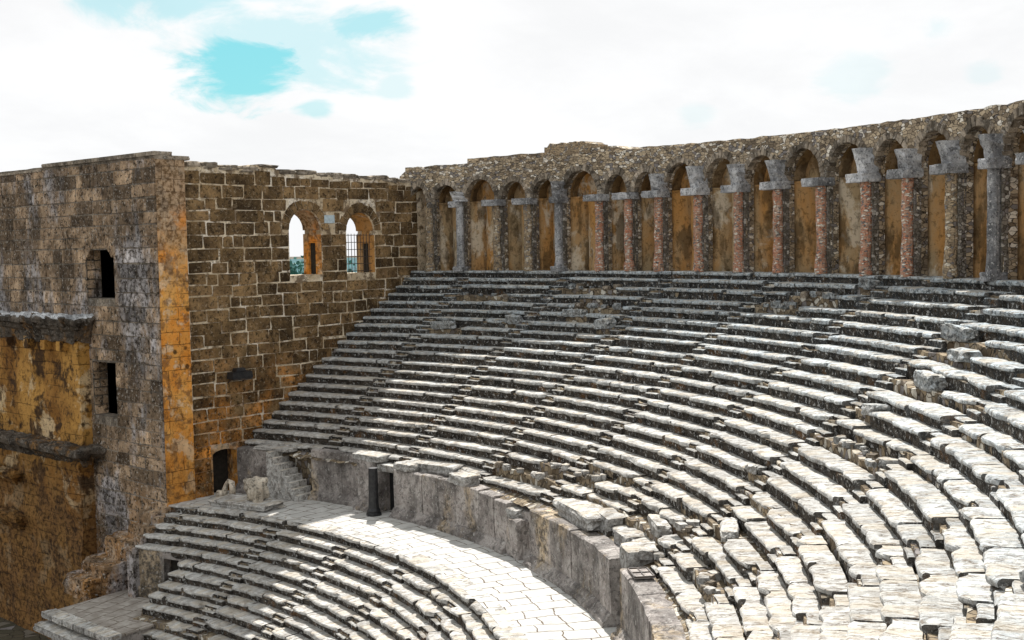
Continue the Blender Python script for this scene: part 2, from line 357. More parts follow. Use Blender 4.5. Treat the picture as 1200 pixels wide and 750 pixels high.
def seat_block(mb, Rf, z, depth, th0, th1, rise, cen=(0, 0), dR=0.0, dz=0.0, tilt=0.0, seed=0.0, tint=1.0, fine=.3, nose=.16, rag=1.0, droop=0.0):
    """one curved seat block; profile with a projecting nose, swept along the row"""
    arc = radians(abs(th1 - th0)) * Rf; n = max(2, int(arc / fine) + 1)
    prof = [(depth, -rise - .05), (depth, 0), (depth * .62, 0), (depth * .3, 0), (.045, -.004), (.008, -.03), (0, -.075), (.012, -nose), (.05, -nose - .025), (.10, -nose - .05), (.105, -rise * .8), (.11, -rise - .05)]
    brk, bk = (.12, .4) if rnd() < .7 else (ru(.2, .5), ru(.3, .8))
    vs = []; m = len(prof)
    for k in range(n + 1):
        f = k / n; th = th0 + (th1 - th0) * f
        endf = min(f, 1 - f) * arc
        for j, (pr, pz) in enumerate(prof):
            R = Rf + dR + pr; p = pol(R, th, z + pz, cen)
            q1 = nz(p[0], p[1], p[2] + seed, 2.1); q2 = nz(p[0] + 9, p[1], p[2] - seed, 6.5); q3 = nz(p[0] + seed, p[1] - 5, p[2], 1.0)
            front = 1.0 if 3 < j < 9 else .3
            rr = R + (q1 * .03 + q2 * .035) * front * rag + (max(0, q3 - .28) * .35 * rag if 3 < j < 9 else 0)
            if endf < brk and 3 < j < 9: rr += (brk - endf) * bk
            zz = z + dz + pz + q1 * .02 * rag + q2 * .014 * rag + tilt * (f - .5) * arc - droop * (1 - pr / depth)
            if j == 0 or j == 11: zz = z + pz
            t_ = th + degrees((q2 * .03 + q1 * .02) / Rf) * (1 if k in (0, n) else 0)
            vs.append(pol(rr, t_, zz, cen))
    fs = []; wr = []; WR = [.2, 1, 1, 1, .95, .8, .6, .3, 0, 0, 0]  # worn pale tread and nose, riser darkened to paint its shade
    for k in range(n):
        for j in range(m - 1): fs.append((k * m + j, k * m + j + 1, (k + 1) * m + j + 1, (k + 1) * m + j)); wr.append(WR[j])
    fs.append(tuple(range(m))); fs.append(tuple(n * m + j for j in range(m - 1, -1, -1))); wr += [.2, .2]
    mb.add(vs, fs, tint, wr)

# ruined patches: (row lo, row hi, theta lo, theta hi, chance that a block is missing)
RUIN = [(2, 3, 143.2, 146.5, .9), (3, 5, 161, 164.5, .6), (1, 2, 160.5, 166.0, .35), (3, 4, 169.5, 173.5, .5), (17, 20, 128, 153, .42), (4, 6, 122, 129, .4),
        (10, 11, 122.5, 127, .6), (8, 9, 126.5, 131, .5), (17, 18, 161, 166.5, .3), (15, 19, 119, 131, .14)]
def ruined(i, th):
    p = .025
    for a, b, c, d, q in RUIN:
        if a <= i <= b and c <= th <= d: p = max(p, q)
    return p
ORD = ['', 'first', 'second', 'third', 'fourth', 'fifth', 'sixth', 'seventh', 'eighth', 'ninth', 'tenth', 'eleventh', 'twelfth', 'thirteenth', 'fourteenth', 'fifteenth', 'sixteenth', 'seventeenth', 'eighteenth', 'nineteenth', 'twentieth']
rubble_spots = []

def seat_row(i, Rf, z, depth, rise, thA, thB, label, group, cen=(0, 0), stairs=(), upper=True):
    mid = (thA + thB) / 2
    root = thing('seat_row', pol(Rf, mid, z - rise, cen), label, 'stone seats', group)
    root_n = 0
    hw = degrees(.42 / Rf)
    cuts = [thA] + sorted([s for s in stairs if thB < s < thA - 1.0], reverse=True) + [thB]
    for a, b in zip(cuts, cuts[1:]):
        t0 = a - (hw if a != thA else 0); t1 = b + (hw if b != thB else 0)
        nr = upper and a < 138; secR = ru(-.09, .09) if nr else ru(-.05, .05); secZ = (ru(-.055, .045) if nr else ru(-.035, .035)) if upper else ru(-.02, .02)
        t = t0
        while t > t1 + .2:
            near_ = hypot(pol(Rf, t, 0)[0] - 12.4, pol(Rf, t, 0)[1] - 41.5) < 34
            L = (ru(.9, 2.6) if near_ else ru(1.3, 4.2)) if upper else ru(.8, 2.4); w = degrees(L / Rf)
            if t - w < t1 + degrees(.7 / Rf): w = t - t1
            mt = t - w / 2; miss = ruined(i, mt) if upper else .02
            dist = hypot(pol(Rf, mt, 0)[0] - 12.4, pol(Rf, mt, 0)[1] - 41.5)
            if rnd() < miss and i > 0:
                rubble_spots.append((i, mt, Rf, z, w, upper)); t -= w; continue
            mb = MB(); hot = miss > .1
            seat_block(mb, Rf, z, depth, t - degrees((ru(.004, .022) + (.09 if rnd() < .12 else 0)) / Rf), t - w, rise, cen,
                       dR=secR + ru(-.014, .014) * (2 if near_ and upper else 1) + (ru(-.12, .16) if hot else 0), dz=secZ + ru(-.009, .009) * (2 if near_ and upper else 1) + (ru(-.06, .04) if hot else 0),
                       tilt=ru(-.004, .004) + (ru(-.03, .03) if hot else 0), seed=rnd() * 50, tint=ru(.86, 1.08), fine=.16 if dist < 24 else (.24 if dist < 42 else .38),
                       nose=ru(.10, .155), rag=1.0 if dist < 35 else 1.25, droop=ru(0, .025))
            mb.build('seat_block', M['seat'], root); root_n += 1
            t -= w
    return root

# structure: rubble bank that carries the upper seats
mb = MB()
prof = [(48.6, -21.5), (48.6, -.10), (RG + .2, -.10)]
for i in range(1, NR + 1):
    R0, z0 = rowRz(i - 1); R1, z1 = rowRz(i)
    prof += [(R0 + .2, z1 - .12), (R1 + .2, z1 - .12)]
prof += [(RP + .3, ZP - .3), (RB + .35, ZP - .55), (RB + 1.0, ZP - .6), (RB + 1.0, ZD - .3)]
ths = [TH_END - 2 + k * .42 for k in range(int((186 - TH_END + 2) / .42) + 1)]
vs = []
for th in ths:
    for (R, z) in prof:
        tt = th
        lim = wall_theta(min(R, 46), .05)
        if tt > lim: tt = lim
        p = pol(R, tt, z); q = nz(*p, 1.9) * .10 + nz(*p, 5) * .05
        if R > 48 or z < -12 or z == -.10: q = 0
        vs.append(pol(R + q, tt, z + min(q, .05)))
m = len(prof); fs = []
for k in range(len(ths) - 1):
    for j in range(m - 1): fs.append((k * m + j, k * m + j + 1, (k + 1) * m + j + 1, (k + 1) * m + j))
mb.add(vs, fs); tag(mb.build('seating_embankment', M['core']), kind='structure')

# upper seating, twenty rows; row 0 is the kerb at the foot of the arcade
for i in range(0, NR + 1):
    Rf, z = rowRz(i); Rn = rowRz(i - 1)[0] if i else RG + .75
    rise = (rowRz(i - 1)[1] - z) if i else .5
    nxt = (z - rowRz(i + 1)[1]) if i < NR else .42
    lab = 'long curved stone kerb course at the foot of the arcade' if i == 0 else 'curved stone seat row of upper seating, %s row down from the arcade' % ORD[i]
    if i == NR: lab = 'lowest curved seat row of upper seating, directly above the podium wall'
    seat_row(i, Rf, z, Rn - Rf + .16, nxt, wall_theta(Rf, .08), TH_END, lab, 'curved rows of the upper seating', stairs=STAIRS if i else ())

# radial stairways cut through the rows
def stairway(th, rows, fR, label, group, cen=(0, 0)):
    root = thing('stairway', pol(fR(rows[-1])[0], th, fR(rows[-1])[1], cen), label, 'stairway', group)
    for i in rows:
        R, z = fR(i); Rn, zn = fR(i - 1); ri = zn - z; d = Rn - R; hw = degrees(.42 / R) - degrees(.012 / R)
        mb = MB(); tint = ru(.62, .98)
        # lower half step in front, full height behind
        nx = (z - fR(i + 1)[1])
        dp = ru(.48, .62) if th < 135 else ru(.4, .55); fr = ru(.46, .66) if th < 135 else .5
        for (ra, rb, zt) in ((R + ru(.0, .06), R + d * dp, z - nx * fr + .01), (R + d * dp, Rn + .12, z + ru(-.02, .01))):
            vs = []; n = 4
            for k in range(n + 1):
                t = th + hw - 2 * hw * k / n
                for (r_, z_) in ((rb, zt - nx - .05), (rb, zt), (ra + .03, zt), (ra, zt - .03), (ra + .015, zt - nx - .05)):
                    p = pol(r_, t, z_, cen); q = nz(*p, 3.1)
                    vs.append(pol(r_ + q * .03, t, z_ + q * .015, cen))
            m5 = 5; fs = []
            for k in range(n):
                for j in range(4): fs.append((k * m5 + j, k * m5 + j + 1, (k + 1) * m5 + j + 1, (k + 1) * m5 + j))
            fs += [tuple(range(m5)), tuple(n * m5 + j for j in range(4, -1, -1))]
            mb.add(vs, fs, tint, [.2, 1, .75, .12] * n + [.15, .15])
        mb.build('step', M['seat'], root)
    return root
names = ['ninth', 'eighth', 'seventh', 'sixth', 'fifth', 'fourth', 'third', 'second', 'first']
for s, nm in zip(STAIRS, names):
    stairway(s, list(range(1, NR + 1)), lambda i: rowRz(min(i, NR)) if i <= NR else (RP - .5, ZP - .42),
             '%s radial stairway of half steps through upper seating, counted from the ashlar wall' % nm, 'radial stairways of the upper seating')

# ------------------------------------------------------------------ podium wall
def podium_run(t0, t1, ztop, Rf, label, h_plinth=.42, depth=.8, cap=True, cracked=0):
    root = thing('podium_wall', pol(Rf, (t0 + t1) / 2, ZD), label, 'podium wall', 'runs of the podium wall')
    t = t0
    while t > t1 + .05:
        w = degrees(ru(1.0, 2.2) / Rf)
        if t - w < t1 + degrees(.35 / Rf): w = t - t1
        mb = MB(); n = max(2, int(radians(w) * Rf / .3)); dr = ru(-.03, .03); zt = ztop(t - w / 2) + ru(-.05, .03)
        vs = []; m = 9
        g0 = degrees(.022 / Rf)
        for k in range(n + 1):
            tt = t - g0 - (w - 2 * g0) * k / n
            hh = zt - (ZD + h_plinth)
            for (r_, z_) in ((depth, ZD), (depth, zt), (.06, zt), (0, zt - .04), (0, zt - hh * .3), (.0, zt - hh * .6), (.02, zt - hh * .9), (.03, ZD + h_plinth), (.03, ZD)):
                p = pol(Rf + r_, tt, z_); q = nz(*p, 1.7) * .035 + nz(*p, 5.2) * .03
                vs.append(pol(Rf + r_ + dr + q, tt, z_ + (q * .9 if z_ == zt else 0)))
        fs = []
        for k in range(n):
            for j in range(m - 1): fs.append((k * m + j, k * m + j + 1, (k + 1) * m + j + 1, (k + 1) * m + j))
        fs += [tuple(range(m)), tuple(n * m + j for j in range(m - 1, -1, -1))]
        mb.add(vs, fs, ru(.8, 1.25)); mb.build('wall_slab', M['podium'], root)
        t -= w
    # moulded plinth
    mb = MB(); n = int(abs(t0 - t1) / .35) + 2; pr = [(.2, -.02), (-.30, -.02), (-.30, .13), (-.24, .17), (-.16, .2), (-.10, h_plinth - .1), (-.03, h_plinth - .03), (.06, h_plinth)]
    vs = []; m = len(pr)
    for k in range(n + 1):
        tt = t0 - (t0 - t1) * k / n
        for (r_, z_) in pr:
            p = pol(Rf + r_, tt, ZD + z_); q = nz(*p, 2.5) * .05 + nz(*p, 7) * .03
            vs.append(pol(Rf + r_ + q, tt, ZD + z_ + q * .5))
    fs = []
    for k in range(n):
        for j in range(m - 1): fs.append((k * m + j, k * m + j + 1, (k + 1) * m + j + 1, (k + 1) * m + j))
    fs += [tuple(range(m)), tuple(n * m + j for j in range(m - 1, -1, -1))]
    mb.add(vs, fs, .9); mb.build('plinth', M['podium'], root)
    return root
tw = wall_theta(32.6, .05)
ZT = ZD + 2.09
podium_run(tw - .2, 181.75, lambda t: ZD + 2.28, RB + .25, 'dark short podium wall run between tower door and small stair')
podium_run(177.9, 171.6, lambda t: ZP - .14, RB + .55, 'tall stained podium wall run between small stair and black column')
podium_run(171.6, 169.6, lambda t: ZD + 2.35, RB + .15, 'projecting podium pier with a cap stone, left of the black column')
podium_run(166.9, 151.2, lambda t: ZT + .12 - .35 * max(0, (156 - t) / 6), RB + .1, 'long brownish podium wall run right of the dark doorway')
podium_run(151.0, 147.7, lambda t: ZT - .28, RB + .35, 'low damaged podium wall run with step blocks in the middle')
podium_run(147.5, 132.9, lambda t: ZT + .1, RB - .02, 'smooth grey podium wall run ending in a square corner')
podium_run(130.9, 112.0, lambda t: ZT + .1, RB - .02, 'near podium wall run with a metal hatch on top')
# door behind the black column
tdc = 167.75
root = thing('doorway', pol(32.6, tdc, ZD), 'dark low doorway in podium wall beneath a stone lintel', 'doorway')
mb = MB(); mb.box(pol(32.98, tdc, ZD + .85), .06, 1.5, 1.9, ax=(cos(radians(tdc)), sin(radians(tdc)))); mb.build('door_leaf', M['black'], root)  # black panel paints the dark of the open doorway
for s in (-1, 1):
    mb = MB(); tt = tdc + s * 1.45; boulder(mb, pol(33.1, tt, ZD + .95), 1.7, .32, 1.95, (cos(radians(tt)), sin(radians(tt))), seed=s * 3, rough=.03, cut=.97); mb.build('jamb', M['podium'], root)
mb = MB(); boulder(mb, pol(33.2, tdc, ZD + 2.08), 1.6, 1.9, .32, (cos(radians(tdc)), sin(radians(tdc))), seed=7, rough=.05, cut=.95); mb.build('lintel', M['seat'], root)
# cap stones and loose blocks on the podium
def rock(name, R, th, z, sx, sy, sz, label, cat, mat='seat', group=None, rot=0, tilt=(0, 0), rough=.1, cut=.8, tint=1.0, cen=(0, 0)):
    a = radians(th + rot); mb = MB(); p = pol(R, th, z, cen)
    boulder(mb, (p[0], p[1], z + sz * .5 - .02), sx, sy, sz, (cos(a), sin(a)), seed=rnd() * 40, rough=rough * 1.5, n=8, cut=cut - .08, tint=tint, tilt=tilt)
    o = mb.build(name, M[mat]); c = Vector((p[0], p[1], z))
    for v in o.data.vertices: v.co -= c
    o.location = c
    return tag(o, label, cat, group)
rock('cap_stone', 32.75, 170.6, ZD + 2.33, 1.0, 1.75, .3, 'flat cap stone resting on podium pier by the black column', 'stone block', cut=.95, rough=.05)
rock('cap_stone', 32.55, 165.6, ZD + 2.2, .9, 1.2, .34, 'small worn cap stone right of the podium doorway', 'stone block', cut=.9, rough=.06)
rock('cap_stone', 33.0, 182.0, ZD + 2.26, 1.5, 2.3, .17, 'wide flat slab covering the podium end beside the tower door', 'stone slab', cut=.98, rough=.03)
rock('stone_block', 32.5, 158.2, ZT + .08, .8, 1.35, .42, 'squared loose block sitting on long brownish podium run', 'stone block', cut=.9, rough=.07)
rock('stone_block', 32.3, 149.8, ZD, .7, 1.0, 1.55, 'upright projecting block against low damaged podium run', 'stone block', 'podium', cut=.93, rough=.06)
rock('stone_block', 32.5, 150.6, ZD + 1.5, .7, .8, .35, 'small step block on top of the upright projecting block', 'stone block', cut=.9)
# long slabs that lie above the doorway
for (R, th, z, sx, sy, sz, lb) in [(33.3, 163.2, ZP - .35, 1.3, 3.4, .42, 'long thick slab lying above the podium doorway, right side'), (33.6, 159.4, ZP - .3, 1.1, 1.9, .4, 'tilted thick slab between two podium loose blocks'),
        (33.2, 142.5, ZP - .42, 1.3, 3.6, .62, 'large broken slab above grey podium corner run'), (33.5, 139.3, ZP - .6, 1.1, 1.3, .9, 'big cubic block fallen behind the podium corner'),
        (33.3, 135.6, ZP - .75, .9, 1.1, .85, 'tilted corner block wedged behind the podium end'), (32.95, 132.3, ZP - .62, 1.1, 1.2, .75, 'bright flat topped block above gap in podium')]:
    rock('fallen_slab', R, th, z, sx, sy, sz, lb, 'stone slab', rot=ru(-5, 5), tilt=(ru(-.05, .05), ru(-.06, .06)), rough=.07, cut=.88, tint=ru(.85, 1.1))
# small stair in the podium
root = thing('small_stair', pol(32.0, 179.0, ZD), 'narrow pale stair of small steps set into dark podium wall', 'stair')
for k in range(8):
    mb = MB(); th = 178.15 + k * .48; a = radians(th); hh = (k + 1) * .285
    boulder(mb, pol(32.32, th, ZD + hh / 2), 1.2 - .02 * k, .30, hh, (cos(a), sin(a)), seed=k * 2.2, rough=.02, n=6, cut=.985, tint=1.25); mb.build('step', M['seat'], root)
# black column
root = thing('black_column', pol(31.75, 168.5, ZD), 'slim black column on a flared base beside the podium doorway', 'column')
p = pol(31.75, 168.5, ZD); mb = MB(); tube(mb, [(p[0], p[1], ZD + z) for z in (.32, .6, 1.3, 1.9, 2.2)], [.25, .235, .225, .22, .215], 14); mb.build('shaft', M['black'], root, smooth=False)
mb = MB(); tube(mb, [(p[0], p[1], ZD + z) for z in (0, .1, .14, .22, .34)], [.36, .36, .30, .32, .25], 14); mb.build('base', M['black'], root)
# stone hatch frame
th = 129.3; a = radians(th); root = thing('metal_hatch', pol(32.5, th, ZT + .12), 'square metal hatch with crossed bars on near podium top', 'hatch')
mb = MB(); mb.box(pol(32.55, th, ZT + .16), .62, 1.0, .05, ax=(cos(a), sin(a))); mb.build('hatch_plate', M['podium'], root)
for (sx, sy, ox, oy) in ((.05, 1.04, .3, 0), (.05, 1.04, -.3, 0), (.64, .05, 0, .5), (.64, .05, 0, -.5), (.62, .03, 0, 0), (.03, 1.0, 0, 0)):
    mb = MB(); c = pol(32.55, th, ZT + .2); mb.box((c[0] + cos(a) * ox - sin(a) * oy, c[1] + sin(a) * ox + cos(a) * oy, c[2]), sx, sy, .035, ax=(cos(a), sin(a))); mb.build('bar', M['iron'], root)

# ------------------------------------------------------------------ walkway and lower seating
CL = (.6, -.3); RF = 28.98; TL, SL = .50, .385; NL = 19
def lowRz(i): return RF - TL * i, ZD - SL * i
mb = MB(); n = 170; vs = []
for k in range(n + 1):
    th = 190 - (190 - TH_END + 3) * k / n
    for j in range(9):
        f = j / 8
        a = pol(RF + .25, th, 0, CL); b = pol(33.6, min(th, wall_theta(33.3, .02)), 0)
        x = a[0] + (b[0] - a[0]) * f; y = a[1] + (b[1] - a[1]) * f
        vs.append((x, y, ZD + nz(x, y, 0, .8) * .02 - .006 + .06 * f * 0))
fs = []
for k in range(n):
    for j in range(8): fs.append((k * 9 + j, k * 9 + j + 1, (k + 1) * 9 + j + 1, (k + 1) * 9 + j))
mb.add(vs, fs); tag(mb.build('walkway', M['paving']), kind='structure')

def low_end(i):
    R, z = lowRz(i)
    if i <= 4:
        y = -4.15 - .02 * i
    else: y = -1.1 - .08 * (i - 5) if i < 11 else -1.4
    x = -sqrt(R * R - (y - CL[1]) ** 2); t = degrees(atan2(y - CL[1], x)); return t + 360 if t < 0 else t
for i in range(0, NL):
    R, z = lowRz(i)
    lab = 'curved stone edge course bordering the paved walkway above lower seating' if i == 0 else 'curved stone seat row of lower seating, %s row below the walkway' % ORD[i]
    seat_row(i, R, z, TL + .18 if i else .9, SL, low_end(i) if i else 188.4, 112.0, lab, 'curved rows of the lower seating', cen=CL, stairs=[173.5, 163.5, 153.5, 143.5, 133.5, 123.5] if i else (), upper=False)
for s, nm in zip([123.5, 133.5, 143.5, 153.5, 163.5, 173.5], ['sixth', 'fifth', 'fourth', 'third', 'second', 'first']):
    stairway(s, list(range(1, NL)), lowRz, '%s radial stairway of half steps through lower seating, counted from the tower' % nm, 'radial stairways of the lower seating', cen=CL)
mb = MB(); prof = [(RF + .3, ZD - .12)]
for i in range(1, NL + 1):
    R0, z0 = lowRz(i - 1); R1, z1 = lowRz(i); prof += [(R0 + .2, z1 - .12), (R1 + .2, z1 - .12)]
prof += [(lowRz(NL)[0] + .2, -21)]
vs = []; ths = [189 - k * .6 for k in range(int((189 - 108) / .6) + 1)]; m = len(prof)
for th in ths:
    for jj, (R, z) in enumerate(prof):
        i = max(0, (jj - 1) // 2 + 1); tt = min(th, low_end(min(i, NL - 1)) - .15) if jj else th
        p = pol(R, tt, z, CL); q = nz(*p, 2) * .07; vs.append(pol(R + q, tt, z + min(q, .03), CL))
fs = []
for k in range(len(ths) - 1):
    for j in range(m - 1): fs.append((k * m + j, k * m + j + 1, (k + 1) * m + j + 1, (k + 1) * m + j))
mb.add(vs, fs); tag(mb.build('lower_seating_embankment', M['core']), kind='structure')

# rubble and fallen stones where seats are missing
k = 0
used = {}
for (i, th, R, z, w, up) in rubble_spots:
    if not up: continue
    near = min(range(len(STAIRS)), key=lambda q: abs(STAIRS[q] - th)); side = 'left' if th > STAIRS[near] else 'right'
    rise = .42
    key = (i, near, side)
    c = used.get(key, 0); used[key] = c + 1
    if c: continue
    L = radians(w) * R
    big = rnd() < .6
    if big:
        sy = min(L * .8, ru(.9, 1.8))
        rock('fallen_block', R + .38 + ru(-.1, .1), th + ru(-.3, .3) * w, z - .14, ru(.5, .75), sy, ru(.3, .5),
             '%s fallen seat block on %s upper row, %s of %s stairway' % ('long' if sy > 1.3 else 'short', ORD[i], side, names[near]), 'stone block', group='fallen seat blocks', rot=ru(-14, 14), tilt=(ru(-.12, .12), ru(-.1, .1)), cut=.85, tint=ru(.8, 1.1))
    else:
        root = thing('rubble_heap', pol(R + .3, th, z - .15), 'heap of small rubble on %s upper row, %s of %s stairway' % (ORD[i], side, names[near]), 'rubble', 'rubble heaps in gaps of the seating')
        for q in range(9):
            mb = MB(); s_ = ru(.14, .34); p = pol(R + ru(.05, .6), th + ru(-.45, .45) * w, 0)
            boulder(mb, (p[0], p[1], z - .12 + s_ * .35), s_ * ru(.8, 1.4), s_, s_ * ru(.6, .9), (cos(q), sin(q)), seed=rnd() * 30, rough=.2, n=3, cut=.7, tint=ru(.7, 1.15)); mb.build('stone', M['seat' if q % 3 else 'vous'], root)
    k += 1

# ------------------------------------------------------------------ arcade
CT = [182.6, 180.05, 177.25, 173.87, 171.04, 168.22, 164.52, 161.88, 159.17, 155.65, 152.08, 148.65, 144.97, 141.23, 137.85, 134.36, 131.07, 127.6, 124.2, 120.8, 117.4, 114.0, 110.6]
CT[0] = 182.3
RA = 44.88                      # face of the arcade wall
arc = thing('arcade', pol(46.5, 150, 0), 'long curved arcade of rubble arches with columns along the top of the seating', 'arcade')
def amap(x, n, z): return pol(RA + n, x, z)
def ztop(th):
    tb = [(110, 5.55), (128.7, 5.6), (142, 5.78), (156.8, 6.0), (164.5, 6.1), (178, 6.06), (183, 6.04)]
    for (a, b), (c, d) in zip(tb, tb[1:]):
        if a <= th <= c: base = b + (d - b) * (th - a) / (c - a); break
    else: base = 5.6
    return base + nz(th * .9, 0, 0) * .08 + nz(th * 4, 3, 0) * .05
cols = []; vault = MB(); rings = []
deg_m = degrees(1 / RA)
for a, b in zip(CT, CT[1:]):
    wbay = radians(a - b) * RA; hw = (wbay / 2 - .24); cth = (a + b) / 2; zs = 3.95
    if a > 182: hw = .55
    hgt = min(1.32, max(.98, hw * 1.12)); zc = zs + hgt; hd = hw * deg_m
    rings.append((cth, hd, hgt, zs, hw, a, b))
    t = a
    while t > cth + hd + .25: cols.append((t, 0 if False else -.1, ztop(t))); t -= .4
    cols.append((cth + hd, -.1, ztop(cth + hd)))
    for k in range(13):
        x = cth + hd * cos(pi * k / 12); cols.append((x, zs + hgt * sin(pi * k / 12) * (1 + nz(x * 3, 1, 1) * .03), ztop(x)))
    cols.append((cth - hd, -.1, ztop(cth - hd)))
mb = MB(); strip_wall(mb, cols, 0, .5, amap); mb.build('arcade_wall', M['gallery'], arc)
# tunnel vaults over every bay, from the front wall to the back wall
mb = MB()
for (cth, hd, hgt, zs, hw, a, b) in rings:
    k0 = 16; pr = [(cth + hd * 1.0 * cos(pi * k / k0), zs + hgt * sin(pi * k / k0)) for k in range(k0 + 1)]
    pr = [(a, zs)] + pr + [(b, zs)]
    for (x0, z0), (x1, z1) in zip(pr, pr[1:]):
        mb.add([amap(x0, .46, z0 + .01), amap(x1, .46, z1 + .01), amap(x1, 2.0, z1 + .01), amap(x0, 2.0, z0 + .01)], [(0, 1, 2, 3)])
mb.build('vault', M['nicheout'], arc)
# back wall, roof and outer wall
mb = MB(); cc = [(t / 10, -.1, ztop(t / 10) - .25) for t in range(1835, 1095, -8)]
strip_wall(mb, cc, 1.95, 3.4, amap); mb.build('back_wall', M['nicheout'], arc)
mb = MB()
cc = [(t / 10, 5.35, ztop(t / 10) - .02 + .0) for t in range(1835, 1095, -8)]
strip_wall(mb, cc, .78, 3.55, amap); mb.build('roof', M['gallery'], arc)
mb = MB()
def zup(t): return (ztop(t) + (.36 if t > 164 else .16) + nz(t * 5, 7, 0) * .05)
cc = [(t / 10, 5.5, zup(t / 10)) for t in range(1776, 1100, -6)]
strip_wall(mb, cc, 1.0, 3.5, amap); mb.build('parapet', M['gallery'], arc)
mb = MB(); cc = [(170.6 - k * .25, 6.2, 6.85 + nz(k * .7, 2, 0) * .14 - (.15 if k in (0, 1, 15, 16) else 0)) for k in range(17)]
strip_wall(mb, cc, .9, 2.4, amap); mb.build('parapet_block', M['tancol'], arc)
# plastered panel inside every bay, voussoirs round every arch
for (cth, hd, hgt, zs, hw, a, b) in rings:
    bay = radians(a - b) * RA; off = min(.62 + (180 - cth) * .017, bay - .62); x0_ = b + (off + .42) * deg_m; x1_ = b + off * deg_m; D_ = .62
    pm = MB()
    eL, eR = a, b; n = 24; vs = []; zz_ = [-.1, .25, .6, 1.0, 1.4, 1.8, 2.2, 2.6, 3.0, 3.4, 3.75, 3.93]
    def nd(f): return 1.45 - 1.0 * max(0.0, sin(pi * ((f + .70) % 1.0))) ** .55
    for k in range(n + 1):
        t = eL + (eR - eL) * k / n
        for z in zz_:
            p = amap(t, 0, z); vs.append(amap(t, nd(k / n) + nz(*p, 1.0) * .10 + nz(*p, 3) * .05 - (.05 if z < .3 else 0), z))
    m = len(zz_); fs = [(k * m + j, k * m + j + 1, (k + 1) * m + j + 1, (k + 1) * m + j) for k in range(n) for j in range(m - 1)]
    pm.add(vs, fs)
    for k in range(n):
        ta = eL + (eR - eL) * k / n; tb = eL + (eR - eL) * (k + 1) / n; da, db = nd(k / n) - .07, nd((k + 1) / n) - .07
        pm.add([amap(ta, da, 3.93), amap(tb, db, 3.93), amap(tb, 1.98, 3.93), amap(ta, 1.98, 3.93), amap(ta, da, 3.84), amap(tb, db, 3.84), amap(tb, db + .2, 3.84), amap(ta, da + .2, 3.84)], [(0, 1, 2, 3), (0, 4, 5, 1), (4, 7, 6, 5)])
    pm.build('plaster_panel', M['niche'], arc)
    lm = MB(); lc = []
    for q in range(17):
        x = cth + hd * cos(pi * q / 16); lc.append((x, 3.9, zs + .04 + hgt * sin(pi * q / 16)))
    strip_wall(lm, lc, 1.1, 1.97, amap); lm.build('lunette', M['niche'], arc)
    vm = MB(); nv = max(13, int(hw * 17))
    for k in range(nv):
        a0 = pi * (k + .06) / nv; a1 = pi * (k + .94) / nv; Lr = ru(.18, .36); o_ = ru(-.03, .04)
        def vp(an, ex, nn):
            return amap(cth + (hw + ex) * deg_m * cos(an), nn, zs + (hgt + ex) * sin(an))
        vs = [vp(a0, -.02, -.05 - o_), vp(a1, -.02, -.05 - o_), vp(a1, Lr, -.04 - o_), vp(a0, Lr, -.04 - o_), vp(a0, -.02, .3), vp(a1, -.02, .3), vp(a1, Lr, .3), vp(a0, Lr, .3)]
        vm.add(vs, [(0, 1, 2, 3), (0, 4, 5, 1), (1, 5, 6, 2), (2, 6, 7, 3), (3, 7, 4, 0)], ru(.45, 1.3))
    vm.build('voussoirs', M['vous'], arc)
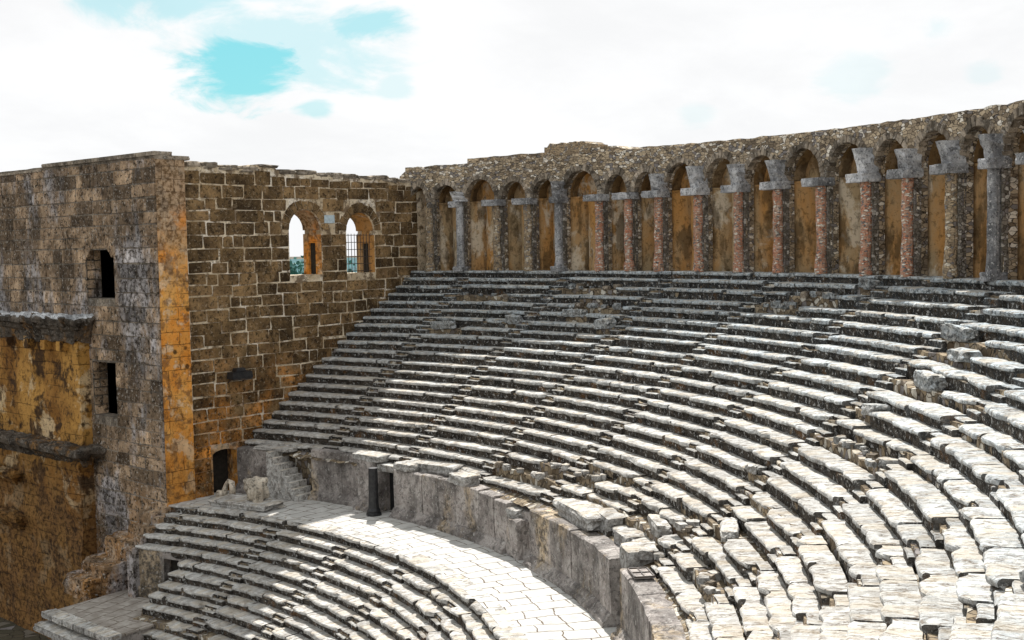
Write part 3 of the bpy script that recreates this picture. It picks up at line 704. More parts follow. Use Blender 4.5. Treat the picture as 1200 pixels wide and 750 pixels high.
# columns
KIND = ['x', 'm', 'b', 'b', 'm', 'b', 'b', 'b', 'b', 'b', 'b', 'b', 'b', 'b', 'x', 'm', 'b', 'b', 'b', 'x', 'b', 'b']
CAP = [0, 2, 1, 1, 4, 1, 1, 3, 3, 3, 3, 1, 3, 3, 3, 4, 3, 3, 1, 3, 3, 3]     # 0 none, 1 slab, 2 low, 3 slab and tall block, 4 tall block without the side slab
for ci, th in enumerate(CT[1:]):
    t = radians(th); ax = (cos(t), sin(t)); tx = (-sin(t), cos(t)); knd = KIND[ci]; cap = CAP[ci]
    R = 44.74
    croot = bpy.data.objects.new('column', None); COL.objects.link(croot); croot.parent = arc; croot.location = Vector(pol(R, th, 0)) - wloc(arc)
    if knd == 'm': croot['label'] = 'grey marble column'
    elif knd == 'b': croot['label'] = 'column with bare reddish rubble core'
    p = pol(R - .05, th, 0); mb = MB(); zz = [0, .25, .6, 1.0, 1.4, 1.8, 2.2, 2.6, 3.0, 3.4, 3.62]
    wob = .10 if knd != 'm' else .03
    r0 = .215 if knd != 'm' else .215
    tube(mb, [(p[0] + nz(z, ci, 0) * wob * .6, p[1] + nz(z, ci, 5) * wob * .6, z) for z in zz], [r0 * (1 + nz(z * 2.3, ci * 3, 0) * wob * 2.2) * (1.2 if z < .3 else 1) for z in zz], 12, jit=.12 if knd != 'm' else .03)
    mb.build('shaft', M[{'m': 'marble', 'b': 'brickcol', 'x': 'tancol'}[knd]] if ci not in (2, 3) else M['tancol'], croot)
    mb = MB(); q = pol(R + .23, th, 0)
    boulder(mb, (q[0], q[1], 1.95), .28, .50, 3.95, ax, seed=ci * 2.3, rough=.06, n=7, cut=.97); mb.build('pier', M['pier'], croot)
    if knd == 'm':
        mb = MB(); boulder(mb, (p[0], p[1], .1), .62, .68, .3, ax, seed=ci, rough=.12, cut=.85); mb.build('base', M['marble'], croot)
    if cap:
        c = pol(R - .03, th, 0); sh = .22 if cap != 4 else 0
        mb = MB(); boulder(mb, (c[0] + tx[0] * sh, c[1] + tx[1] * sh, 3.76), .85, (1.12 if cap in (1, 3) else .62), .34, ax, seed=ci * 1.7, rough=.05, n=5, cut=.93, tint=ru(.95, 1.35)); mb.build('impost', M['marble'], croot)
        if cap in (3, 4, 2):
            hh = ru(.68, 1.05) if cap != 2 else .55; lean = ru(-.1, .1); chop = rnd()
            mb = MB(); w0, w1 = ru(.5, .66), (ru(.56, .72) if cap != 2 else .6)
            c = pol(R + .05, th, 0); vs = []; n = 5
            for kz in range(n + 1):
                f = kz / n; w = w0 + (w1 - w0) * f ** 1.6; dd = .55 + .35 * f ** 1.5
                for (aa, bb) in ((-1, -1), (0, -1.08), (1, -1), (1.06, 0), (1, 1), (0, 1), (-1, 1), (-1.06, 0)):
                    X = bb * dd / 2 - f * .12; Y = aa * w / 2 + lean * f - (.18 * f if (chop > .6 and aa > 0) else 0) + (.16 * f if (chop < .35 and aa < 0) else 0); zc_ = 3.92 + hh * f + nz(aa + ci, bb, f * 3) * .06
                    e = nz(aa * 2 + ci, bb * 2, f * 4) * .16
                    vs.append((c[0] + ax[0] * (X + e) + tx[0] * (Y + e), c[1] + ax[1] * (X + e) + tx[1] * (Y + e), zc_))
            fs = []
            for kz in range(n):
                for j in range(8): fs.append((kz * 8 + j, kz * 8 + (j + 1) % 8, (kz + 1) * 8 + (j + 1) % 8, (kz + 1) * 8 + j))
            fs.append(tuple(range(n * 8, n * 8 + 8)))
            mb.add(vs, fs, ru(.95, 1.4)); mb.build('capital', M['marble'], croot)

# ------------------------------------------------------------------ stage side: wall with windows and tower
C0 = Vector((-28.16, -4.36)); S_ = Vector((-.98500, .17256)); N_ = Vector((.17256, .98500))
def wm(s, n, z): p = C0 + S_ * s + N_ * n; return (p.x, p.y, z)
def dm(d, o, z):
    p = C0 + N_ * (.25 - d) - S_ * o; return (p.x, p.y, z)
def ashlar(mb, fmap, x0, x1, z0, z1, ch=(.58, .70), bw=(.55, 1.9), gap=.035, proud=.03, voids=(), topf=None, tint=(.6, 1.4), jit=.018, rise_j=0.0):
    """courses of separately sized blocks standing proud of a mortar face. voids: functions x,z,w,h -> list of allowed spans"""
    z = z0; tj = [0] * 64
    while z < z1 - .1:
        h = ru(*ch); tjp = tj; tj = [nz(k * .21, z, 3) * rise_j * 2 for k in range(64)]
        if z + h > z1 - .12: h = z1 - z
        spans = [(x0, x1)]
        for v in voids: spans = v(spans, z, z + h)
        for (a, b) in spans:
            x = a
            while x < b - .08:
                w = ru(*bw)
                if b - (x + w) < .3: w = b - x
                zt = z + h; zb = z
                if rise_j: zt += tj[int(x * 2) % 64]; zb += tjp[int(x * 2) % 64]
                if topf: zt = min(zt, topf(x + w / 2))
                if zt - z > .12:
                    g_ = gap * ru(.5, 1.3) / 2; j = lambda: ru(-jit, jit)
                    q = [(x + g_ + j(), zb + g_ + j()), (x + w - g_ + j(), zb + g_ + j()), (x + w - g_ + j(), zt - g_ + j()), (x + g_ + j(), zt - g_ + j())]
                    # cut the corners so that blocks look worn
                    c = min(.05, w * .12); pts = []
                    for k in range(4):
                        p0 = q[k - 1]; p1 = q[k]; p2 = q[(k + 1) % 4]
                        for (pa, sgn) in ((p0, 1), (p2, 1)):
                            dx, dz = pa[0] - p1[0], pa[1] - p1[1]; L = max(.01, hypot(dx, dz)); cc_ = c * ru(.5, 1.2)
                            pts.append((p1[0] + dx / L * cc_, p1[1] + dz / L * cc_))
                    pr = proud * ru(.5, 1.4); cx = sum(p[0] for p in pts) / 8; cz = sum(p[1] for p in pts) / 8
                    vs = [fmap(px, -.03, pz) for px, pz in pts] + [fmap(cx + (px - cx) * .95, pr * ru(.7, 1.1), cz + (pz - cz) * .92) for px, pz in pts]
                    fs = [tuple(range(8, 16))] + [(k, (k + 1) % 8, 8 + (k + 1) % 8, 8 + k) for k in range(8)]
                    mb.add(vs, fs, ru(*tint))
                x += w
        z += h
def void_rect(a, b, zl, zh):
    def f(spans, z0, z1):
        if z1 <= zl + .02 or z0 >= zh - .02: return spans
        out = []
        for (p, q) in spans:
            if q <= a or p >= b: out.append((p, q)); continue
            if a - p > .1: out.append((p, a))
            if q - b > .1: out.append((b, q))
        return out
    return f
def void_arch(c, hw, zs, ring):
    def f(spans, z0, z1):
        if z1 <= zs: return spans
        zm = max(zs, z0 + .05); r = hw + ring
        if zm - zs >= r: return spans
        e = sqrt(max(0, r * r - (zm - zs) ** 2)); return void_rect(c - e, c + e, z0, z1)(spans, z0, z1)
    return f
W1, W2 = (8.03, 10.22), (11.97, 14.05); ZS1, ZS2 = 2.42, 2.36
def wtop(s): return 5.72 - .030 * s + nz(s * 1.3, 4, 0) * .12 + nz(s * 4.5, 1, 0) * .06 + (.22 if 5.5 < s < 7.4 else 0)
def arch_cols(s0, s1, base, wins, topf, step=.3):
    cols = []; s = s0; ws = sorted(wins)
    for (a, b, sill, zs, h) in ws:
        while s < a - .02: cols.append((s, base, topf(s))); s += step
        cols.append((a, base, topf(a))); cols.append((a, -999, topf(a)))
        c = (a + b) / 2; hw = (b - a) / 2
        for k in range(15):
            x = c - hw * cos(pi * k / 14); cols.append((x, zs + h * sin(pi * k / 14), topf(x)))
        cols.append((b, base, topf(b))); s = b + step * .5
    while s < s1: cols.append((s, base, topf(s))); s += step
    cols.append((s1, base, topf(s1)))
    return [(x, l if l > -900 else None, h) for x, l, h in cols]
def wall_with_arches(mb, s0, s1, base, wins, topf, n0, n1, fmap, sills):
    cc = arch_cols(s0, s1, base, wins, topf)
    out = []
    for (x, l, h) in cc:
        if l is None: continue
        out.append((x, l, h))
    # jambs: insert duplicate columns at equal x
    fin = []
    for k, c in enumerate(out):
        fin.append(c)
    strip_wall(mb, fin, n0, n1, fmap)
    for (a, b, sill, zs, h) in wins:      # wall below the sill
        if sill > base: strip_wall(mb, [(a, base, sill), (b, base, sill)], n0, n1, fmap)
WT = 1.45
wallr = thing('ashlar_wall', wm(9, 0, ZD), 'brown ashlar wall with pale mortar joints and two arched windows', 'wall')
mb = MB()
wins = [(2.85, 4.35, -99, -8.95, .25), (W1[0], W1[1], 0.0, ZS1, 1.08), (W2[0], W2[1], 0.0, ZS2, 1.05)]
wall_with_arches(mb, 1.5, 18.2, -16, wins, wtop, 0, -WT, wm, None)
mb.build('mortar_core', M['mortar'], wallr)
mb = MB(); fm = lambda x, o, z: wm(x, o, z)
ashlar(mb, fm, 1.75, 17.4, ZD - .05, 5.5, voids=(void_rect(2.8, 4.4, -20, -8.65), void_rect(W1[0], W1[1], 0, ZS1), void_rect(W2[0], W2[1], 0, ZS2),
       void_arch(sum(W1) / 2, 1.08, ZS1, .52), void_arch(sum(W2) / 2, 1.05, ZS2, .52), void_rect(10.4, 11.15, 2.75, 3.25)), topf=lambda s: wtop(s) - .25, gap=.034, jit=.04, rise_j=.07)
mb.build('ashlar_blocks', M['ashlar'], wallr)
for (a, b), zs in ((W1, ZS1), (W2, ZS2)):       # window surrounds
    c = (a + b) / 2; hw = (b - a) / 2; mb = MB(); nv = 11
    for k in range(nv):
        a0 = pi * (k + .05) / nv; a1 = pi * (k + .95) / nv; L = ru(.42, .55)
        f = lambda an, r, n: wm(c - (hw + r) * cos(an), n, zs + (hw + r) * sin(an))
        mb.add([f(a0, .01, .035), f(a1, .01, .035), f(a1, L, .035), f(a0, L, .035), f(a0, .01, -.1), f(a1, .01, -.1), f(a1, L, -.1), f(a0, L, -.1)], [(0, 1, 2, 3), (0, 4, 5, 1), (1, 5, 6, 2), (2, 6, 7, 3), (3, 7, 4, 0)], ru(.7, 1.5))
    mb.build('window_arch', M['ashlar'], wallr)
    # plastered reveal on the far side, with the dark slot and a pilaster strip
    mb = MB(); zt = zs - .35
    for (n0, n1, th_, z1) in ((-.02, -.42, .10, zs - .25), (-.95, -1.42, .14, zs - .2)):
        mb.add([wm(b, n0, 0), wm(b - th_, n0, 0), wm(b - th_, n1, 0), wm(b, n1, 0), wm(b, n0, z1), wm(b - th_, n0, z1), wm(b - th_, n1, z1), wm(b, n1, z1)], [(0, 1, 2, 3), (4, 5, 6, 7), (0, 1, 5, 4), (1, 2, 6, 5), (2, 3, 7, 6)])
    # head above the slot and inner lining of the arch
    mb.add([wm(b, -.42, zt - .35), wm(b - .12, -.42, zt - .35), wm(b - .12, -.95, zt - .35), wm(b, -.95, zt - .35), wm(b, -.42, zs), wm(b - .12, -.42, zs), wm(b - .12, -.95, zs), wm(b, -.95, zs)], [(0, 1, 2, 3), (4, 5, 6, 7), (0, 1, 5, 4), (1, 2, 6, 5), (2, 3, 7, 6)])
    for k in range(14):
        a0 = pi * k / 14; a1 = pi * (k + 1) / 14; f = lambda an, n, e=.02: wm(c - (hw - e) * cos(an), n, zs + (hw - e) * sin(an))
        mb.add([f(a0, -.12), f(a1, -.12), f(a1, -1.43, .14), f(a0, -1.43, .14)], [(0, 1, 2, 3)])
    mb.build('window_reveal', M['orange' if a < 9 else 'niche'], wallr)
    mb = MB(); mb.add([wm(b - .012, -.40, .02), wm(b - .012, -.97, .02), wm(b - .012, -.97, zt - .3), wm(b - .012, -.40, zt - .3), wm(b + .3, -.40, .02), wm(b + .3, -.97, .02)], [(0, 1, 2, 3)]); mb.build('slot', M['void'], wallr)  # flat near-black quad paints the shaded slot
mb = MB(); s0, n0 = 10.78, .045; mb.add([wm(10.42, n0, 2.78), wm(11.13, n0, 2.78), wm(11.13, n0, 3.22), wm(10.42, n0, 3.22), wm(10.42, -.05, 2.78), wm(11.13, -.05, 2.78), wm(11.13, -.05, 3.22), wm(10.42, -.05, 3.22)], [(0, 1, 2, 3), (0, 4, 5, 1), (3, 2, 6, 7), (0, 3, 7, 4), (1, 5, 6, 2)])
mb.build('grey_stone', M['plank'], wallr)
# iron grille of the second window
g = bpy.data.objects.new('window_grille', None); COL.objects.link(g); g.parent = wallr; g.location = Vector(wm(13, -.15, 0)) - wloc(wallr)
for k in range(10):
    s = W2[0] + .04 + k * (W2[1] - W2[0] - .08) / 9; mb = MB(); tube(mb, [wm(s, -.15, 0), wm(s, -.15, 2.2)], [.02, .02], 5); mb.build('bar', M['iron'], g)
for k in range(6):
    mb = MB(); z = .12 + k * .4; tube(mb, [wm(W2[0], -.15, z), wm(W2[1], -.15, z)], [.02, .02], 5); mb.build('bar', M['iron'], g)
# rough coping stones
mb = MB()
s = 1.9
while s < 17:
    w = ru(.5, 1.3); boulder(mb, (*wm(s + w / 2, -.7, 0)[:2], wtop(s) + .0), w * .98, 1.5, ru(.16, .34), (S_.x, S_.y), seed=s, rough=.12, n=4, cut=.8, tint=ru(.7, 1.2)); s += w
mb.build('coping', M['vous'], wallr)
# near-black sheet paints the dark inside the side wall doorway
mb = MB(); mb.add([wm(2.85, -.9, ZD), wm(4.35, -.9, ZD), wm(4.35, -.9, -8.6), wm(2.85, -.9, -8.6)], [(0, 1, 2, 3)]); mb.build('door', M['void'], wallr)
mb = MB(); mb.add([wm(4.30, .12, ZD), wm(4.62, .12, ZD), wm(4.62, .12, -8.7), wm(4.30, .12, -8.7), wm(4.30, -.5, ZD), wm(4.62, -.02, ZD), wm(4.62, -.02, -8.7), wm(4.30, -.5, -8.7)], [(0, 1, 2, 3), (0, 3, 7, 4), (1, 5, 6, 2), (3, 2, 6, 7)]); mb.build('door_jamb', M['orange'], wallr)

# tower
tower = thing('stone_tower', dm(0, 0, -16), 'tall dark stone tower with an orange stained corner', 'tower')
def ttop(d): return 6.05 + nz(d * .8, 2, 2) * .05
def buttop(s): return 5.95 - .1 * s
mb = MB(); cc = [(0, -19.6, 5.92), (.5, -19.6, 5.86), (1.0, -19.6, 5.80), (1.62, -19.6, 5.74)]
# orange corner face with real unevenness
nx_, nz_ = 10, 90; vs = []
for k in range(nx_ + 1):
    for j in range(nz_ + 1):
        s = 1.62 * k / nx_; z = -19.6 + (5.85 + 19.6) * j / nz_; e = nz(s * 1.5, z * 1.1, 3) * .06 + nz(s * 4, z * 3.4, 9) * .03
        vs.append(wm(s, .25 + (e if 0 < k < nx_ else 0), z))
fs = [(k * (nz_ + 1) + j, (k + 1) * (nz_ + 1) + j, (k + 1) * (nz_ + 1) + j + 1, k * (nz_ + 1) + j + 1) for k in range(nx_) for j in range(nz_)]
mb.add(vs, fs); mb.add([wm(1.62, .25, -19.6), wm(1.62, -.4, -19.6), wm(1.62, -.4, 5.85), wm(1.62, .25, 5.85)], [(0, 1, 2, 3)])
mb.build('orange_corner', M['orange'], tower)
# wall that faces the stage, with two deep windows
mb = MB(); TW = .83
def rect_wall(mb, x0, x1, z0, topf, opens, n0, n1, fmap):
    xs = sorted(set([x0, x1] + [v for o in opens for v in o[:2]] + [x0 + k * .8 for k in range(int((x1 - x0) / .8))]))
    for a, b in zip(xs, xs[1:]):
        if b - a < 1e-4: continue
        mids = [(o[2], o[3]) for o in opens if o[0] <= a + 1e-6 and o[1] >= b - 1e-6]; lo = z0
        for (zl, zh) in sorted(mids):
            strip_wall(mb, [(a, lo, zl), (b, lo, zl)], n0, n1, fmap); lo = zh
        strip_wall(mb, [(a, lo, topf(a)), (b, lo, topf(b))], n0, n1, fmap)
    for (a, b, zl, zh) in opens:
        for x in (a, b): mb.add([fmap(x, n0, zl), fmap(x, n1, zl), fmap(x, n1, zh), fmap(x, n0, zh)], [(0, 1, 2, 3)])
D1 = (4.1, 6.85, -.95, 1.53); D2 = (4.3, 6.6, -7.03, -4.23)
rect_wall(mb, .14, 30, -19.6, ttop, [D1, D2], 0, -TW, dm); mb.build('mortar_core', M['darkmort'], tower)
mb = MB(); ashlar(mb, dm, .02, 30, -19.6, 5.9, ch=(.55, .78), bw=(.7, 2.3), gap=.028, proud=.035, voids=(void_rect(D1[0], D1[1], D1[2], D1[3]), void_rect(D2[0], D2[1], D2[2], D2[3])), topf=lambda d: ttop(d) - .03, tint=(.4, 1.6), jit=.03)
for (a, b, zl, zh) in (D1, D2):      # ashlar on the far window jambs
    ashlar(mb, lambda x, o, z, b=b: dm(b - o, -x, z), .02, TW - .02, zl, zh, ch=(.4, .5), bw=(.3, .6), gap=.04, proud=.02, tint=(.8, 1.8))
mb.build('ashlar_blocks', M['darkash'], tower)
# relieving arch over the upper window, body, roof
mb = MB()
for k in range(9):
    a0 = pi * (.18 + .64 * (k + .05) / 9); a1 = pi * (.18 + .64 * (k + .95) / 9); c = (D1[0] + D1[1]) / 2; f = lambda an, r, o: dm(c - r * cos(an), o, .35 + r * sin(an))
    mb.add([f(a0, 1.45, .05), f(a1, 1.45, .05), f(a1, 2.05, .05), f(a0, 2.05, .05), f(a0, 1.45, -.1), f(a1, 1.45, -.1), f(a1, 2.05, -.1), f(a0, 2.05, -.1)], [(0, 1, 2, 3), (0, 4, 5, 1), (1, 5, 6, 2), (2, 6, 7, 3), (3, 7, 4, 0)], ru(.9, 1.6))
mb.build('relieving_arch', M['darkash'], tower)
mb = MB()
def tbox(d0, d1, o0, o1, z0, z1): mb.add([dm(d0, o0, z0), dm(d1, o0, z0), dm(d1, o1, z0), dm(d0, o1, z0), dm(d0, o0, z1), dm(d1, o0, z1), dm(d1, o1, z1), dm(d0, o1, z1)], [(3, 2, 1, 0), (4, 5, 6, 7), (0, 1, 5, 4), (1, 2, 6, 5), (2, 3, 7, 6), (3, 0, 4, 7)])
tbox(1.8, 30, -5.6, -6.4, -19.6, 5.6); tbox(29.2, 30, -.9, -5.6, -19.6, 5.6); tbox(1.8, 29.2, -.85, -5.6, 5.2, 5.6); tbox(1.8, 29.2, -.85, -5.6, -11.3, -10.96); tbox(1.8, 29.2, -.85, -5.6, -2.6, -2.3)
mb.build('inner_walls', M['void'], tower)  # inner shell coloured near-black so the tower windows read dark
mb = MB(); x = .0
while x < 29:
    w = ru(1.4, 3.4); c = dm(x + w / 2 - .06, -.42, 6.08 + (.03 if x < 9 else -.2))
    boulder(mb, c, 1.0, w * .99, .2 if x < 9 else .12, (-S_.x, -S_.y), seed=x, rough=.025, n=4, cut=.97, tint=ru(.8, 1.1)); x += w
boulder(mb, wm(.95, -.35, 5.93), 1.9, 1.3, .2, (S_.x, S_.y), seed=3, rough=.02, n=4, cut=.97)
mb.build('coping', M['vous'], tower)

# stage front remains, left edge
stage = thing('stage_front', dm(8, 1, -19.6), 'ochre plastered stage front with two crusted cornices at the left edge', 'ruined facade')
mb = MB(); nx_, nz_ = 40, 56; vs = []; D0 = 6.85
for k in range(nx_ + 1):
    for j in range(nz_ + 1):
        d = D0 + 24 * (k / nx_) ** 1.3; z = -19.6 + (17.4) * j / nz_; e = nz(d * .8, z * .8, 5) * .16 + nz(d * 2.6, z * 2.6, 1) * .06
        vs.append(dm(d, .62 + (0.2 if z < -9.4 else 0) + e, z))
fs = [(k * (nz_ + 1) + j, (k + 1) * (nz_ + 1) + j, (k + 1) * (nz_ + 1) + j + 1, k * (nz_ + 1) + j + 1) for k in range(nx_) for j in range(nz_)]
mb.add(vs, fs); e0 = [dm(D0, -.05, -19.6 + 17.4 * j / 56) for j in range(57)]; b = len(vs)
mb.add([vs[j] for j in range(57)] + e0, [(j, 57 + j, 58 + j, j + 1) for j in range(56)])
mb.add([dm(D0, -.05, -2.2), dm(29, -.05, -2.2), dm(29, 1.2, -2.2), dm(D0, 1.2, -2.2)], [(0, 1, 2, 3)])
mb.build('plaster_wall', M['ochre'], stage)
def cornice(z0, prof, d0, d1, o0, name, mat, ret=True):
    mb = MB(); n = 150; vs = []; m = len(prof)
    # path runs from the tower wall, round the corner, along the facade
    pts = []
    for k in range(9): pts.append((0, k / 8))
    for k in range(n + 1): pts.append((1, k / n))
    for (leg, f) in pts:
        for (o, z) in prof:
            if leg == 0: d = d0 - o; oo = -.05 + (o0 + o + .05) * f
            else: d = d0 - o + (d1 - d0) * f; oo = o0 + o
            p = dm(d, oo, z0 + z); e = nz(*p, 1.1) * .26 + nz(*p, 4.5) * .17 + nz(p[0], p[1], p[2] * .3, 9) * .07
            vs.append(dm(d + e * .6, oo + e * (1 if leg else .3), z0 + z + e * .7))
    fs = []
    for k in range(len(pts) - 1):
        for j in range(m - 1): fs.append((k * m + j, k * m + j + 1, (k + 1) * m + j + 1, (k + 1) * m + j))
    mb.add(vs, fs); mb.build(name, M[mat], stage)
cornice(-3.3, [(0, 0), (.12, 0), (.14, .3), (.2, .36), (.22, .62), (.4, .72), (.45, .95), (.7, 1.02), (.75, 1.25), (.65, 1.36), (0, 1.42)], 6.75, 28, .6, 'cornice', 'cornice')
cornice(-2.0, [(0, 0), (.68, .0), (.74, .05), (.55, .14), (.2, .16), (0, .2)], 6.85, 28, .55, 'crust', 'whitecrust')  # white strip along the top of the upper cornice
cornice(-9.6, [(0, 0), (.1, 0), (.14, .25), (.35, .35), (.55, .5), (.95, .62), (1.0, .85), (.9, .98), (.3, 1.05), (0, 1.1)], 6.5, 28, .75, 'cornice', 'cornice')
cornice(-13.9, [(0, 0), (.1, 0), (.2, .3), (.5, .5), (.6, .8), (.45, .9), (0, 1.0)], 13.4, 28, .95, 'cornice', 'ochre')
cornice(-11.3, [(0, 0), (.2, 0), (.3, .2), (.55, .4), (.6, .55), (0, .7)], 13.8, 28, .95, 'cornice', 'ochre')
# engaged bracket blocks under the cornices
for (d, z) in ((8.2, -3.5), (9.9, -3.5), (11.8, -3.5), (14.2, -3.5)):
    mb = MB(); boulder(mb, dm(d, .8, z + .05), .5, .5, .5, (S_.x, S_.y), seed=d, rough=.1, cut=.9); mb.build('bracket', M['ochre'], stage)
# sloping masonry heap at the tower foot
heap = thing('buttress_ruin', dm(4, .6, -15.1), 'sloping ruined buttress of dark stones at foot of tower', 'masonry')
for (d, o, z, sx, sy, sz, sd) in [(2.0, .6, -13.9, 2.6, 1.6, 2.4, 1), (2.3, 1.9, -14.4, 2.2, 1.5, 1.5, 2), (1.2, .35, -12.9, 2.0, .9, 2.0, 3), (2.6, 3.0, -14.7, 2.0, 1.0, .9, 4), (3.6, 1.6, -14.8, 1.6, 2.2, .8, 5), (.9, .3, -11.9, 1.2, .6, 1.2, 6), (4.4, .8, -14.6, 1.8, 1.2, 1.2, 7)]:
    mb = MB(); boulder(mb, dm(d, o, z), sy * 1.2, sx, sz, (-S_.x, -S_.y), seed=sd * 4.4, rough=.12, n=9, cut=.85, tint=ru(.8, 1.2)); mb.build('masonry', M['darkash'], heap)

# terrace in front of the side passage
def quad_slab(mb, pts, z0, z1, tint=1.0):
    n = len(pts); vs = [(x, y, z1) for x, y in pts] + [(x, y, z0) for x, y in pts]
    mb.add(vs, [tuple(range(n))] + [(k, (k + 1) % n, n + (k + 1) % n, n + k) for k in range(n)], tint)
ter = thing('terrace', (-23, -3, -19.6), 'paved stone terrace in front of the side passage, bottom left', 'terrace')
pts = [(-27.4, -5.2), (-22.2, -5.6), (-20.2, 0.6), (-24.5, .2), (-26.6, -.8)]
mb = MB(); quad_slab(mb, [(-27.9, -5.6), (-22.5, -5.75), (-21.5, -.2), (-24.0, -.1), (-26.9, -.6)], -19.6, -15.05); mb.build('terrace_core', M['podium'], ter)
mb = MB(); quad_slab(mb, [(-27.9, -5.55), (-22.4, -5.8), (-21.4, -.15), (-24.0, .0), (-26.9, -.5)], -15.046, -14.96); mb.build('terrace_paving', M['platform'], ter)
for k in range(6):
    f = k / 6; x = -22.5 + 1.0 * f; y = -5.85 + 5.7 * f
    mb = MB(); boulder(mb, (x + .12, y + .45, -15.02), .7, .93, .26, (.98, -.2), seed=k, rough=.04, n=5, cut=.93, tint=ru(.8, 1.2)); mb.build('edge_stone', M['seat'], ter)
mb = MB(); boulder(mb, (-21.6, -3.0, -15.5), .9, 6.0, .3, (.98, -.2), seed=4, rough=.03, n=8, cut=.95); mb.build('lower_step', M['seat'], ter)
# wall with the small door under lower row four
t0_, t1_ = low_end(4), low_end(5) + .2
pas = thing('passage_wall', pol(26.9, 186, -15, CL), 'low grey wall with a dark doorway below the lower seating end', 'wall')
R4 = lowRz(4)[0] + .12
def lm_(t, n, z): return pol(R4 + n, t, z, CL)
mb = MB(); z4 = lowRz(4)[1] - .18
tA = t0_ + .4; dA, dB = t0_ - 3.6, t0_ - 5.6
strip_wall(mb, [(tA, -15.2, z4), (dA + .1, -15.2, z4), (dA, -15.2, z4), (dA, -13.0, z4), (dB, -13.0, z4), (dB, -15.2, z4), (t1_ - 1.5, -15.2, z4)], 0, .5, lm_)
mb.add([lm_(tA, 0, -15.2), lm_(tA, 2.6, -15.2), lm_(tA, 2.6, z4 + .1), lm_(tA, 0, z4 + .1)], [(0, 1, 2, 3)])
mb.build('wall_face', M['podium'], pas)
mb = MB(); strip_wall(mb, [(tA + .05, -15.1, -14.45), (dA + .1, -15.1, -14.45)], -.12, .1, lm_); mb.build('plinth', M['podium'], pas)
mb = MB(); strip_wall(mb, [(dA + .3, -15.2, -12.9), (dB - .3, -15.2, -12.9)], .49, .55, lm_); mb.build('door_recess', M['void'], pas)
# end wall of the lower seating, next to the tower
mb = MB()
for i in range(0, 5):
    R, z = lowRz(i); e = low_end(i); p = pol(R + .1, e - .1, 0, CL); mb.box((p[0] - .3, p[1] - .1, z - 1.6), 1.2, .5, 3.0, ax=(1, 0), jit=.03)
mb.build('end_wall', M['darkash'], pas)
# pale beam lying at bottom left
mb = MB(); mb.box((-21.3, 1.2, -15.0), 3.4, .32, .1, ax=(.50, -.866), tint=1.0, tilt=(.02, 0))
tag(mb.build('stone_beam', M['plank']), 'pale bluish beam lying beside the terrace, bottom left', 'beam')

# marble fragments on the walkway
rock('stone_plinth', 29.75, 180.7, ZD, 1.5, 3.6, .34, 'long flat plinth slab on walkway carrying broken marble lion', 'stone slab', cut=.94, rough=.05)
def fragment(name, pts, rad, mat, label, cat, sub=None):
    o = None; mb = MB()
    for (p, r, sq) in pts: boulder(mb, p, r * 2, r * 2 * sq, r * 1.9, (cos(p[0]), sin(p[1])), seed=p[0] * 3, rough=.12, n=6, cut=.25)
    return mb
lx, ly = -29.9, .15
root = thing('lion_statue', (lx, ly, ZD + .3), 'broken pale marble lion body on right end of the plinth slab', 'statue')
mb = MB(); boulder(mb, (lx, ly, ZD + .84), .75, .95, 1.0, (0.2, .98), seed=3, rough=.16, n=9, cut=.45); mb.build('body', M['palestone'], root, smooth=True)
mb = MB(); boulder(mb, (lx + .25, ly + .32, ZD + .6), .42, .42, .95, (.3, .95), seed=9, rough=.16, n=7, cut=.5); mb.build('foreleg', M['palestone'], root, smooth=True)
mb = MB(); boulder(mb, (lx + .2, ly - .25, ZD + 1.1), .5, .5, .5, (.3, .95), seed=5, rough=.18, n=7, cut=.4); mb.build('mane', M['palestone'], root, smooth=True)
lx, ly = -30.75, -2.65
root = thing('statue_fragment', (lx, ly, ZD), 'small arched marble statue fragment by the dark tower door', 'statue')
mb = MB(); tube(mb, [(lx, ly - .28, ZD + .02), (lx, ly - .25, ZD + .35), (lx, ly - .1, ZD + .68), (lx, ly + .08, ZD + .86), (lx, ly + .28, ZD + .78), (lx, ly + .34, ZD + .45), (lx, ly + .28, ZD + .05)], [.17, .14, .10, .11, .16, .17, .18], 10, jit=.25); mb.build('arched_body', M['palestone'], root, smooth=True)
mb = MB(); boulder(mb, (lx + .1, ly - .42, ZD + .18), .34, .4, .36, seed=2, rough=.15, cut=.4); mb.build('foot', M['palestone'], root, smooth=True)
# flood light box on the ashlar wall
root = thing('floodlight_box', wm(4.3, .3, -5.2), 'black floodlight box bracketed on the ashlar wall', 'floodlight')
c = wm(4.35, .42, -4.95); mb = MB(); mb.box(c, 1.25, .55, .34, ax=(S_.x, S_.y), taper=.92); mb.build('housing', M['black'], root)
mb = MB(); mb.box(wm(4.35, .36, -4.68), .6, .4, .16, ax=(S_.x, S_.y), taper=.8); mb.build('cap', M['black'], root)
mb = MB(); mb.box(wm(4.35, .5, -5.16), 1.1, .42, .06, ax=(S_.x, S_.y)); mb.build('glass', M['iron'], root)
for s in (3.9, 4.8):
    mb = MB(); tube(mb, [wm(s, .0, -5.35), wm(s, .35, -5.1)], [.04, .04], 6); mb.build('bracket', M['iron'], root)

